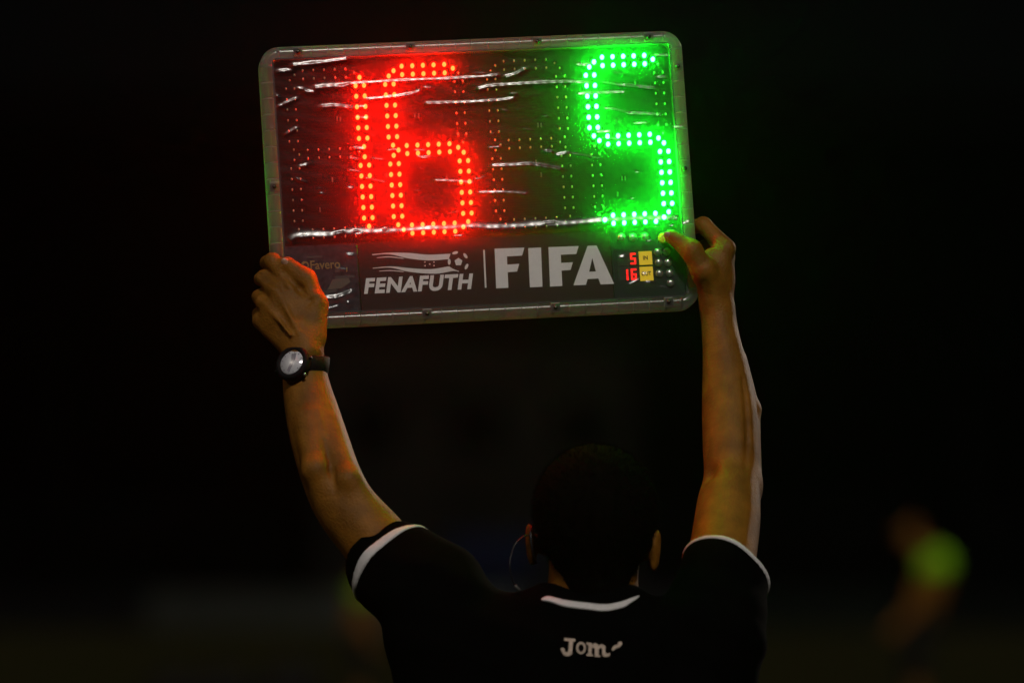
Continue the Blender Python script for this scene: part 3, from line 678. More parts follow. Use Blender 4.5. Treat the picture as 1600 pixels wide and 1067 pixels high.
# --- left hand
def hand(meta, fingers, thumb, palm):
    for a, ra1, b, rb1 in meta: FB.cone(HB(*a), ra1 * K, HB(*b), rb1 * K, 0.010)
    for a, rr1, k in palm: FB.ell(HB(*a), np.array(rr1) * K, k)
    for pts, rads in fingers: FB.chain([HB(*p) for p in pts], [r * K for r in rads], 0.005)
    FB.chain([HB(*p) for p in thumb[0]], [r * K for r in thumb[1]], 0.009)
lm = [(455, 448, -.016), (431, 455, -.012), (415, 473, -.004), (411, 500, .006)]
wr = [(484, 540, -.030), (474, 542, -.032), (464, 545, -.030), (456, 550, -.026)]
hand([(w_, 17, m_, 12.5) for w_, m_ in zip(wr, lm)] + [((476, 556, -.034), 27, (470, 520, -.028), 22)],
     [([lm[0], (428, 409, .000), (423, 405, .034), (442, 410, .049)], [14.5, 13, 10.5, 8]),
      ([lm[1], (416, 434, .008), (414, 430, .040), (436, 433, .053)], [14, 12.5, 10.2, 8]),
      ([lm[2], (411, 462, .016), (411, 456, .046), (436, 458, .054)], [14, 12, 10, 8]),
      ([lm[3], (411, 490, .024), (411, 482, .050), (434, 482, .053)], [13, 10.8, 9, 7])],
     ([(492, 530, -.030), (494, 480, -.022), (478, 440, -.0185), (450, 415, -.0145)], [18, 17.5, 15.5, 11.2]),
     [((452, 492, -.018), (36, 16, 36), 0.012), ((428, 500, -.004), (18, 14, 26), 0.010), ((488, 500, -.024), (18, 16, 30), 0.012)])
# groove between thumb and forefinger, tendons
FB.cone(HB(414, 476, -.017), 2.6 * K, HB(452, 532, -.050), 2.6 * K, 0.006); FB.cone(HB(432, 458, -.026), 2.4 * K, HB(464, 528, -.050), 2.2 * K, 0.006)
FB.ell(HB(456, 449, -.027), (7 * K, 5 * K, 7 * K), 0.008); FB.ell(HB(431, 456, -.022), (6 * K, 5 * K, 6 * K), 0.008)
FB.ell(HB(494, 474, -.033), (8 * K, 5 * K, 9 * K), 0.008)
# --- right hand
rm_ = [(1136, 388, .000), (1139, 398, .018), (1138, 414, .034), (1134, 432, .046)]
wr = [(1112, 470, -.002), (1118, 474, .006), (1126, 474, .014), (1130, 478, .020)]
hand([(w_, 18, m_, 13) for w_, m_ in zip(wr, rm_)] + [((1121, 480, .008), 24, (1122, 445, .012), 25)],
     [([rm_[0], (1104, 347, .022), (1094, 345, .047), (1066, 355, .051)], [15.5, 13, 11, 8.5]),
      ([rm_[1], (1113, 378, .040), (1103, 378, .058), (1072, 384, .053)], [14, 12, 10.5, 8.5]),
      ([rm_[2], (1114, 402, .052), (1104, 402, .062), (1072, 408, .053)], [11.5, 9.8, 9, 7.6]),
      ([rm_[3], (1112, 426, .060), (1102, 427, .062), (1074, 430, .052)], [11, 9, 8.2, 7])],
     ([(1112, 455, -.002), (1097, 426, -.018), (1077, 395, -.0215), (1047, 372, -.0145)], [21, 19.5, 16, 11.5]),
     [((1120, 428, .012), (30, 20, 42), 0.012), ((1112, 412, .000), (18, 12, 24), 0.012)])
FB.ell(HB(1098, 424, -.026), (8 * K, 5 * K, 9 * K), 0.008)
# --- head and neck
HC = P(930, 800, 7.47)
def HP(x, y, z): return HC + np.array([x, y, z])       # y away from the camera = face side
FB.ell(HP(0, -0.012, 0.008), (0.0755, 0.095, 0.080), 0.01)
FB.ell(HP(0, 0.035, -0.045), (0.062, 0.060, 0.075), 0.02); FB.ell(HP(0, 0.050, -0.090), (0.038, 0.035, 0.025), 0.02)
FB.ell(HP(0, 0.100, -0.040), (0.012, 0.020, 0.022), 0.012); FB.ell(HP(0, 0.084, 0.0), (0.045, 0.012, 0.010), 0.012)
for sx in (-1, 1):
    FB.ell(HP(sx * 0.030, 0.093, -0.018), (0.014, 0.012, 0.010), 0.008, op='sub'); FB.ell(HP(sx * 0.030, 0.080, -0.018), (0.012, 0.012, 0.011), 0.003)
FB.ell(HP(0, 0.090, -0.072), (0.024, 0.010, 0.006), 0.006); FB.cone(HP(-0.02, 0.102, -0.071), 0.0015, HP(0.02, 0.102, -0.071), 0.0015, 0.003, 'sub')
nb_ = P(925, 985, 7.46)
FB.cone(HP(-0.002, -0.012, -0.050), 0.056, nb_, 0.064, 0.02); FB.cone(HP(0, 0.03, -0.07), 0.045, nb_ + np.array([0, 0.03, 0]), 0.06, 0.02)
for sx, ex, ey in ((-1, 829, 848), (1, 1025, 858)):
    ec = P(ex, ey, 7.475); rot = Matrix.Rotation(R(sx * -17), 4, 'Z') @ Matrix.Rotation(R(sx * 6), 4, 'Y')
    FB.ell(ec + np.array([0, 0, 0.006]), (0.0052, 0.0145, 0.020), 0.006, rot=rot); FB.ell(ec + np.array([-sx * 0.002, 0.004, -0.017]), (0.0055, 0.009, 0.013), 0.008, rot=rot); FB.cone(ec + np.array([sx * 0.001, -0.022, 0.018]), 0.0035, ec + np.array([sx * 0.0, -0.020, -0.006]), 0.0035, 0.006, 'sub')
    arc = [ec + np.array([sx * 0.0045 + sx * 0.004 * math.sin(t), -0.014 * math.sin(t) - 0.002, 0.027 * math.cos(t)]) for t in np.linspace(0.1, 2.7, 7)]
    FB.cone(ec + np.array([-sx * 0.016, 0.004, 0.0]), 0.016, ec + np.array([-sx * 0.006, 0.002, 0.0]), 0.010, 0.006, flat=0.8)
# --- trunk and legs (under the clothes)
def WP(px, z, d): p = P(px, 500, d); return np.array([p[0], p[1], z])
FB.cone(WP(915, 1.36, 7.46), 0.118, WP(915, 1.10, 7.46), 0.115, 0.03, flat=0.66); FB.cone(WP(780, 1.43, 7.46), 0.065, WP(1050, 1.43, 7.46), 0.065, 0.03)
FB.cone(WP(680, 1.50, 7.475), 0.045, WP(790, 1.38, 7.475), 0.06, 0.03); FB.cone(WP(1105, 1.50, 7.475), 0.045, WP(1050, 1.38, 7.475), 0.06, 0.03)
FB.cone(WP(915, 1.10, 7.46), 0.115, WP(915, 0.93, 7.46), 0.13, 0.03, flat=0.75)
for sx in (-1, 1):
    hx = WP(915, 0.9, 7.46) + np.array([sx * 0.09, 0, 0]); kn = hx + np.array([sx * 0.03, 0.01, -0.42]); an = hx + np.array([sx * 0.05, -0.01, -0.82])
    FB.cone(hx, 0.085, kn, 0.052, 0.03); FB.cone(kn, 0.052, kn + np.array([sx * .01, -.02, -.14]), 0.055, 0.02); FB.cone(kn + np.array([sx * .01, -.02, -.14]), 0.055, an, 0.034, 0.02)
    FB.cone(an + np.array([0, -0.02, -0.03]), 0.03, an + np.array([sx * .02, 0.13, -0.045]), 0.028, 0.02)
# creases carved where the skin actually lies
def surf(px, py):
    for d in np.linspace(7.40, 7.76, 360):
        p = P(px, py, d); i, j, k_ = np.searchsorted(FB.xs, p[0]), np.searchsorted(FB.ys, p[1]), np.searchsorted(FB.zs, p[2])
        if j < len(FB.ys) and FB.f[i, j, k_] < 0: return d
    return None
for pts, sink in (([(444, 425, 3.2), (456, 438, 4.4), (468, 451, 4.6), (476, 460, 2.0)], 0.0015), ([(506, 690, 1.2), (513, 712, 3.2), (518, 735, 4.4), (522, 760, 3.2), (524, 775, 1.2)], -0.0005),
                  ([(404, 428, 1.4), (418, 440, 2.0), (432, 447, 1.2)], 0.0005), ([(402, 455, 1.4), (414, 462, 2.0), (424, 472, 1.2)], 0.0005), ([(1100, 440, 1.4), (1106, 462, 2.6), (1110, 480, 1.4)], 0.0),
                  ([(1160, 590, 1.2), (1166, 640, 2.8), (1168, 690, 2.8), (1165, 730, 1.2)], -0.0005), ([(478, 478, 1.0), (484, 470, 1.8), (492, 466, 1.0)], 0), ([(1090, 418, 1.0), (1096, 412, 1.6), (1104, 408, 1.0)], 0)):
    ds = [surf(x, y) for x, y, r in pts]
    if any(d is None for d in ds): continue
    for (x0, y0, r0), (x1, y1, r1), d0, d1 in zip(pts[:-1], pts[1:], ds[:-1], ds[1:]): FB.cone(P(x0, y0, d0 + sink), r0 * K, P(x1, y1, d1 + sink), r1 * K, 0.005, 'sub')
V, Q = FB.mesh(); V = smooth_mesh(V, Q, 2, 0.45)
body = mk_np('body', V, Q, M_skin, person, PO)
del FB
# nails
def nail(c, ux, uz, r1, r2):
    V = []; Q = []; c = np.asarray(c); ux = ux / np.linalg.norm(ux); uz = uz - ux * uz.dot(ux); uz /= np.linalg.norm(uz); nrm = np.cross(ux, uz)
    if nrm[1] > 0: nrm = -nrm
    V.append(c + nrm * 0.0014)
    for j, f_ in enumerate((0.5, 0.85, 1.0)):
        for k in range(14):
            t = 2 * math.pi * k / 14; x, z = math.cos(t) * f_ * r1, math.sin(t) * f_ * r2
            V.append(c + ux * x + uz * z + nrm * (0.0014 - 0.0030 * (z / r2) ** 2 * 0.9 - (0.0008 if f_ == 1 else 0)))
    for k in range(14): Q.append((0, 1 + k, 1 + (k + 1) % 14))
    for j in range(2):
        for k in range(14): a, b = 1 + j * 14, 1 + (j + 1) * 14; Q.append((a + k, b + k, b + (k + 1) % 14, a + (k + 1) % 14))
    mk('thumb_nail', V, Q, M_nail, person, origin=PO)
def nail_at(px, py, tip, base, r1, r2):
    """on the skin where the camera's line through (px,py) meets the thumb"""
    bv = BVHTree.FromPolygons([Vector(v) for v in (body_v)], body_q)
    return bv
me_ = body.data; body_v = [v.co + Vector(PO) for v in me_.vertices]; body_q = [tuple(p.vertices) for p in me_.polygons]
BV = BVHTree.FromPolygons(body_v, body_q)
def hit(bv, px, py):
    d = Vector(P(px, py, 1.0) - CAM).normalized(); r_ = bv.ray_cast(Vector(CAM), d); return r_[0], r_[1]
for (px, py), (tx, ty), (bx_, by_) in (((446, 410), (440, 404), (477, 440)), ((1043, 369), (1036, 363), (1078, 396))):
    h_, n_ = hit(BV, px, py)
    if h_ is not None:
        ax = P(tx, ty, 7.6) - P(bx_, by_, 7.6); nv = np.array(n_); side = np.cross(ax, nv); nail(np.array(h_) - nv * 0.0006, ax, side, 0.0068, 0.0056)

# hair: a cap plus short strands
FH = Field(grid(HC[0] - 0.11, HC[0] + 0.11, 0.003), grid(HC[1] - 0.13, HC[1] + 0.12, 0.003), grid(HC[2] - 0.14, HC[2] + 0.12, 0.003))
hn = lambda X, Y, Z: (0.0005 * np.sin(210 * X + 90 * Z) * np.sin(180 * Z + 70 * Y) + 0.0004 * np.sin(330 * X - 140 * Y) * np.sin(250 * Y + 160 * Z)).astype(np.float32)
FH.ell(HP(0, -0.013, 0.003), (0.0815, 0.102, 0.0865), 0.01, nz=hn)
FH.cone(HP(0, -0.03, -0.03), 0.066, HP(0, -0.030, -0.088), 0.047, 0.02, nz=hn)
FH.plane(HP(0, 0.045, 0.02), (0, 1.0, -0.55), HC - 0.2, HC + 0.2, 0.01)
for sx in (-1, 1): FH.ell(HP(sx * 0.092, 0.010, -0.055), (0.026, 0.045, 0.055), 0.006, op='sub')
FH.plane(HP(0, 0, -0.108), (0, 0.25, -1), HC - 0.2, HC + 0.2, 0.01)
V, Q = FH.mesh(); V = smooth_mesh(V, Q, 1, 0.4); hair = mk_np('hair', V, Q, M_hair, person, PO)
tri = V[Q]; nrm = np.cross(tri[:, 2] - tri[:, 0], tri[:, 3] - tri[:, 1]); nl = np.linalg.norm(nrm, axis=1); nrm /= nl[:, None] + 1e-12
pick = rng.choice(len(Q), 14000, p=nl / nl.sum()); pk = tri[pick].mean(1); npk = nrm[pick]
if (npk * (pk - HC)).sum() < 0: npk = -npk
dirn = npk + rng.normal(0, 0.35, npk.shape) + np.array([0, 0, -0.25]); dirn /= np.linalg.norm(dirn, axis=1)[:, None]
sd_ = np.cross(dirn, rng.normal(0, 1, npk.shape)); sd_ /= np.linalg.norm(sd_, axis=1)[:, None]; ln_ = rng.uniform(0.0035, 0.0075, (len(pk), 1))
VV = np.stack([pk - sd_ * 0.00035 - npk * .001, pk + sd_ * 0.00035 - npk * .001, pk + dirn * ln_], axis=1).reshape(-1, 3)
o = mk_np('hair_strand', VV, np.arange(len(VV)).reshape(-1, 3), M_hair, person, PO); o['kind'] = 'stuff'

# shirt
fold = lambda X, Y, Z: (0.0022 * np.sin(38 * X + 22 * Z + 3 * Y) + 0.0016 * np.sin(61 * X - 47 * Z) + 0.0010 * np.sin(120 * Z + 40 * X + 30 * Y)).astype(np.float32)
def shirt_outer(Fd, g=0.0):
    k = 0.03
    Fd.cone(WP(915, 1.40, 7.46), 0.165 + g, WP(915, 1.25, 7.455), 0.185 + g, k, flat=0.62, nz=fold)
    Fd.cone(WP(915, 1.25, 7.455), 0.185 + g, WP(915, 0.88, 7.45), 0.18 + g, k, flat=0.62, nz=fold)
    Fd.cone(P(740, 1016, 7.455), 0.060 + g, P(1100, 1016, 7.455), 0.060 + g, 0.02, nz=fold)
    # left sleeve
    Fd.chain([P(725, 1000, 7.455), P(668, 925, 7.47), P(612, 881, 7.50), P(560, 833, 7.53)], [0.078 + g, 0.065 + g, 0.0530 + g, 0.050 + g], k, nz=fold)
    Fd.cone(P(690, 1010, 7.46), 0.07 + g, P(740, 1120, 7.455), 0.09 + g, k, nz=fold)
    # right sleeve
    Fd.chain([P(1105, 985, 7.455), P(1122, 930, 7.49), P(1135, 880, 7.52), P(1146, 800, 7.57)], [0.070 + g, 0.056 + g, 0.0490 + g, 0.046 + g], k, nz=fold)
    Fd.cone(P(1110, 1000, 7.46), 0.066 + g, P(1070, 1120, 7.455), 0.09 + g, k, nz=fold)
def shirt_inner(Fd):
    Fd.chain([P(672, 935, 7.47), P(612, 881, 7.50), P(540, 815, 7.54)], [0.050, 0.0490, 0.0475], 0.004, op='sub')
    Fd.chain([P(1118, 935, 7.48), P(1135, 880, 7.52), P(1150, 780, 7.58)], [0.0475, 0.0450, 0.0435], 0.004, op='sub')
    Fd.cone(P(922, 960, 7.47), 0.062, P(922, 880, 7.475), 0.066, 0.006, op='sub')
def pln(a, b, c, away):
    a, b, c = map(np.asarray, (a, b, c)); n = np.cross(b - a, c - a); n /= np.linalg.norm(n)
    if n.dot(away - a) < 0: n = -n
    return a, n
EL, ER = P(541, 792, 7.524), P(1143, 742, 7.62)
hemL = pln(P(557, 925, 7.52), P(655, 820, 7.52), P(561, 828, 7.46), EL)
strA = pln(P(562, 937, 7.505), P(664, 829, 7.505), P(580, 851, 7.455), EL)
strB = pln(P(566, 941, 7.505), P(666, 832, 7.505), P(595, 864, 7.455), EL)
hemR = pln(P(1078, 858, 7.515), P(1192, 922, 7.515), P(1128, 822, 7.465), ER)
strR = pln(P(1078, 870, 7.515), P(1190, 938, 7.515), P(1128, 836, 7.465), ER)
bLlo, bLhi = P(480, 1000, 7.3), P(705, 700, 7.75); bRlo, bRhi = P(1040, 960, 7.3), P(1215, 700, 7.75)
def box_of(a, b): return np.minimum(a, b), np.maximum(a, b)
bL = box_of(bLlo, bLhi); bR = box_of(bRlo, bRhi)
xs, ys = grid(P(530, 0, 7.5)[0], P(1215, 0, 7.5)[0], 0.003), grid(7.30, 7.62, 0.003)
FS = Field(xs, ys, np.r_[grid(0.76, 1.2, 0.012), grid(1.21, 1.70, 0.003)])
shirt_outer(FS); shirt_inner(FS); FS.plane(*hemL, *bL); FS.plane(*hemR, *bR)
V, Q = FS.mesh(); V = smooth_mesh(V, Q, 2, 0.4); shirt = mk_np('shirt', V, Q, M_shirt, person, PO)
SVv = [Vector(v) for v in V]; SB_ = BVHTree.FromPolygons(SVv, [tuple(int(i) for i in q_) for q_ in Q]); del FS
for hem, strp, bb in ((strA, strB, bL), (hemR, strR, bR)):
    Ft = Field(grid(bb[0][0], bb[1][0], 0.0022), grid(7.38, 7.62, 0.0022), grid(bb[0][2], 1.72, 0.0022))
    shirt_outer(Ft, 0.0018); shirt_inner(Ft); Ft.plane(*hem, *bb); Ft.plane(strp[0], -strp[1], bb[0] - .1, bb[1] + .1)
    Ft.f[0, :, :] = Ft.f[-1, :, :] = 0.01; Ft.f[:, :, 0] = Ft.f[:, :, -1] = 0.01
    # keep the band on the sleeve only
    V, Q = Ft.mesh(); V = smooth_mesh(V, Q, 2, 0.4)
    Qc = V[Q].mean(1)
    cen = P(612, 881, 7.50) if hem is strA else P(1135, 885, 7.52)
    ok = np.linalg.norm(Qc - cen, axis=1) < 0.095
    Q = Q[ok]; us = np.unique(Q); rem = np.full(len(V), -1); rem[us] = np.arange(len(us)); V = V[us]; Q = rem[Q]
    mk_np('sleeve_trim', V, Q, M_trim, person, PO); del Ft
# collar band, laid on the cloth
V = []; Q = []
top_ = spline([(846, 934), (858, 930.5), (880, 936), (912, 940), (944, 943), (968, 939), (986, 933), (998, 929)], 6)
nC = len(top_); wid = np.interp(np.arange(nC), [0, 5, nC * .3, nC * .75, nC - 1], [2.0, 7.0, 9.5, 10.0, 2.0])
for i, (x, y) in enumerate(top_):
    row = []
    for f_ in (0, .25, .5, .75, 1):
        yy = y + 1.5 + wid[i] * f_; h_, n_ = hit(SB_, x, yy); d_ = np.array(h_) if h_ is not None else None
        row.append((x, yy, d_))
    dep = [((r_[2] - CAM) @ FW) if r_[2] is not None else None for r_ in row]; ok_ = [d for d in dep if d is not None and d < 7.50]
    base = float(np.median(ok_)) if ok_ else 7.44
    for (x_, yy, _), dd in zip(row, dep):
        if dd is None or abs(dd - base) > 0.012: dd = base
        V.append(P(x_, yy, dd - 0.0030))
for i in range(nC - 1):
    for k in range(4): Q.append((i * 5 + k, i * 5 + k + 1, (i + 1) * 5 + k + 1, (i + 1) * 5 + k))
o = mk('collar', V, Q, M_trim, person, origin=PO); s_ = o.modifiers.new('thickness', 'SOLIDIFY'); s_.thickness = 0.003; s_.offset = 0
# chest-back lettering, pressed on to the cloth
def arcp(cx, cy, rx, ry, a0, a1, n=8): return [(cx + rx * math.cos(R(a)), cy + ry * math.sin(R(a))) for a in np.linspace(a0, a1, n)]
GJ = [[(882,997),(899,998.5),(899,1002),(895.6,1002.4),(894,1018)] + arcp(886.5, 1018.5, 7.5, 6.5, 10, 170, 8) + [(876,1013.5),(880,1011.5),(882.8,1014.5),(882.6,1018),(886.5,1019.6),(888.4,1015.5),(889.4,1002),(882,1001.4)]]
GO = [arcp(907.8, 1012.2, 7.6, 9.3, 0, 350, 18), arcp(907.8, 1012.2, 4.4, 6.2, 0, 350, 14)]
GM = [[(916,1003.5),(924.5,1004.8),(925,1007.2),(929,1004.6),(933.5,1006),(935,1009),(938.5,1006.4),(943,1007.6),(945.6,1010.5),(945.6,1019),(949,1021),(953.5,1020),(952,1025),(945,1026),(941,1024),(940.6,1013.5),(938,1011.5),(935.4,1014),(935.2,1023.2),(937.8,1024),(937.6,1026.4),(929,1025.8),(929.2,1013),(926.8,1011),(924.2,1013.2),(924,1021.8),(926.4,1022.5),(926.2,1025),(916.4,1024),(916.6,1021.5),(919,1021),(919.4,1007.6),(916,1006.6)]]
GA = [[(957.5,1010.5),(961,1007.5),(964.5,1007.8),(966,1003),(970.5,1002),(972.5,1005.8),(967.5,1011.5),(963,1012.5),(957.8,1016.8),(955.5,1015.6)]]
for nm, G in (('shirt_letter', GJ), ('shirt_letter', GO), ('shirt_letter', GM), ('shirt_letter', GA)):
    V2, Fc = flat(G); V = []
    for x, y in V2:
        h_, n_ = hit(SB_, x, y); V.append(np.array(h_) + np.array(n_) * 0.0012 if h_ is not None else P(x, y, 7.34))
    o = mk(nm, V, Fc, M_print, person, smooth=False, origin=PO); s_ = o.modifiers.new('thickness', 'SOLIDIFY'); s_.thickness = 0.0012; s_.offset = 0
# trousers and shoes
M_trs = mat('black_trousers', (0.006, 0.006, 0.007), 0.9, 0.1)
FT = Field(grid(PO[0] - 0.28, PO[0] + 0.28, 0.01), grid(PO[1] - 0.2, PO[1] + 0.25, 0.01), grid(-0.02, 1.05, 0.01))
FT.cone(WP(915, 0.98, 7.46), 0.15, WP(915, 0.90, 7.46), 0.155, 0.03, flat=0.72)
for sx in (-1, 1):
    hx = WP(915, 0.86, 7.46) + np.array([sx * 0.085, 0, 0]); FT.cone(hx, 0.098, hx + np.array([sx * 0.03, 0.01, -0.38]), 0.075, 0.03, nz=fold); FT.cone(hx + np.array([sx * 0.03, 0.01, -0.38]), 0.075, hx + np.array([sx * 0.055, -0.01, -0.77]), 0.065, 0.03, nz=fold)
V, Q = FT.mesh(); mk_np('trousers', V, Q, M_trs, person, PO)
for sx in (-1, 1):
    c = WP(915, 0.0, 7.46) + np.array([sx * 0.14, 0, 0])
    Fs = Field(grid(c[0] - .09, c[0] + .09, .006), grid(c[1] - .14, c[1] + .24, .006), grid(-0.01, 0.16, .006))
    Fs.cone(c + np.array([0, -.03, .045]), .044, c + np.array([sx * .02, .15, .034]), .042, .02); Fs.cone(c + np.array([0, -.02, .05]), .042, c + np.array([0, -.02, .10]), .042, .02)
    Fs.plane(c + np.array([0, 0, .002]), (0, 0, -1), c - .3, c + .3)
    V, Q = Fs.mesh(); mk_np('shoe', V, Q, M_black, person, PO)

# ------------------------------------------------------------------ headset cable at the left ear
hs = thing('headset', 'thin black headset cable looping out beside the left ear', 'headset', tuple(P(835, 860, 7.45)))
HO = P(835, 860, 7.45)
cp = spline([P(838, 842, 7.47), P(824, 836, 7.45), P(808, 846, 7.44), P(799, 866, 7.435), P(797, 886, 7.43), P(801, 906, 7.43), P(811, 921, 7.435), P(822, 933, 7.44), P(832, 946, 7.45)], 6)
V, Q = tube(cp, 1.25 * K, 8); mk('cable', V, Q, M_black, hs, origin=HO)
cp = spline([P(840, 826, 7.48), P(833, 820, 7.468), P(829, 832, 7.452), P(832, 860, 7.447), P(838, 880, 7.455)], 6)
V, Q = tube(cp, 2.0 * K, 8); mk('ear_hook', V, Q, M_black, hs, origin=HO)
V, Q = tube(spline([P(805, 914, 7.431), P(808, 918, 7.431), P(812, 922, 7.433)], 3), 2.4 * K, 8); mk('cable_clip', V, Q, M_metal, hs, origin=HO)

# ------------------------------------------------------------------ watch
WC = P(477, 570, 7.614)
watch = thing('wristwatch', 'black sports watch with round dial coloured pale as glare on the raised left wrist', 'watch', tuple(WC))
ax = P(479, 600, 7.614) - P(475, 556, 7.614); ax /= np.linalg.norm(ax); ax = ax + RT * -0.22; ax /= np.linalg.norm(ax)
e1 = RT - ax * RT.dot(ax); e1 /= np.linalg.norm(e1); e2 = np.cross(ax, e1)
V = []; Q = []; nS = 40
for i in range(nS):
    t = 2 * math.pi * i / nS; rr1, rr2 = 0.0288, 0.0318
    for (dr, dz) in ((0, -0.0150), (0.0028, -0.0140), (0.0034, 0), (0.0028, 0.0140), (0, 0.0150), (-0.0012, 0)):
        V.append(WC + e1 * math.cos(t) * (rr1 + dr) + e2 * math.sin(t) * (rr2 + dr) + ax * dz)
for i in range(nS):
    for k in range(6): Q.append((i * 6 + k, i * 6 + (k + 1) % 6, ((i + 1) % nS) * 6 + (k + 1) % 6, ((i + 1) % nS) * 6 + k))
mk('strap', V, Q, M_strapm, watch, origin=WC)
# case frame
cn = np.array([-0.453, -0.805, 0.382]); cn /= np.linalg.norm(cn)
cy_ = UP + 0.10 * RT; cy_ = cy_ - cn * cy_.dot(cn); cy_ /= np.linalg.norm(cy_); cx_ = np.cross(cy_, cn)
cc = P(459, 569, 7.582)
def disc(prof_, n, m, name, par, lab=None):
    V = []; Q = []
    for (r, z) in prof_:
        for k in range(n): t = 2 * math.pi * k / n; V.append(cc + cx_ * r * math.cos(t) + cy_ * r * math.sin(t) + cn * z)
    for j in range(len(prof_) - 1):
        for k in range(n): Q.append((j * n + k, j * n + (k + 1) % n, (j + 1) * n + (k + 1) % n, (j + 1) * n + k))
    Q.append(tuple((len(prof_) - 1) * n + k for k in range(n))); Q.append(tuple(range(n))[::-1])
    o = mk(name, V, Q, m, par, origin=WC); b2 = bmesh.new(); b2.from_mesh(o.data); bmesh.ops.recalc_face_normals(b2, faces=b2.faces); b2.to_mesh(o.data); b2.free(); return o
disc([(0.0210, -0.006), (0.0245, -0.003), (0.0250, 0.003), (0.0240, 0.0065), (0.0205, 0.0086), (0.0180, 0.0074), (0.0172, 0.0055)], 32, M_strapm, 'case', watch)
disc([(0.0172, 0.0052), (0.0168, 0.0062)], 28, mat('glare_dial', (0.88, 0.88, 0.95), 0.16, 0.9, metal=0.25), 'dial', watch)  # pale colour stands in for glare reflected off the watch face
M_mark = mat('dial_mark', (0.16, 0.15, 0.2), 0.4)
def dial_piece(name, pts, m, z=0.0065):
    V = [cc + cx_ * x + cy_ * y + cn * z for x, y in pts] ; mk(name, V, [tuple(range(len(pts)))], m, watch, smooth=False, origin=WC)
dial_piece('display_bar', [(-0.003, -0.012), (0.0015, -0.014), (0.0045, 0.006), (0.003, 0.014), (-0.004, 0.012), (-0.001, 0.002)], M_mark)
for k in range(12):
    t = 2 * math.pi * k / 12; c1, s1 = math.cos(t), math.sin(t); r0, r1, hw_ = 0.0135, 0.0158, 0.0006
    dial_piece('hour_mark', [(r0 * c1 - hw_ * s1, r0 * s1 + hw_ * c1), (r1 * c1 - hw_ * s1, r1 * s1 + hw_ * c1), (r1 * c1 + hw_ * s1, r1 * s1 - hw_ * c1), (r0 * c1 + hw_ * s1, r0 * s1 - hw_ * c1)], M_mark)
gv = []; gq = []
for (r, z) in ((0.0175, 0.0072), (0.0150, 0.0077), (0.0100, 0.0084), (0.0050, 0.0088), (0.0004, 0.0089)):
    for k in range(28): t = 2 * math.pi * k / 28; gv.append(cc + cx_ * r * math.cos(t) + cy_ * r * math.sin(t) + cn * z)
for j in range(4):
    for k in range(28): gq.append((j * 28 + k, j * 28 + (k + 1) % 28, (j + 1) * 28 + (k + 1) % 28, (j + 1) * 28 + k))
if np.cross(gv[1] - gv[0], gv[29] - gv[1]).dot(cn) < 0: gq = [q_[::-1] for q_ in gq]
mk('glass', gv, gq, film_mat('watch_glass', 0.01, rough=0.2), watch, origin=WC)
for an in (25, -30, 150, 210):
    t = R(an); p0 = cc + cx_ * 0.0245 * math.cos(t) + cy_ * 0.0245 * math.sin(t) + cn * 0.001
    V, Q = tube([p0, p0 + (cx_ * math.cos(t) + cy_ * math.sin(t)) * 0.0035], 0.0022, 8); mk('button', V, Q, M_metal if an == -30 else M_black, watch, origin=WC)

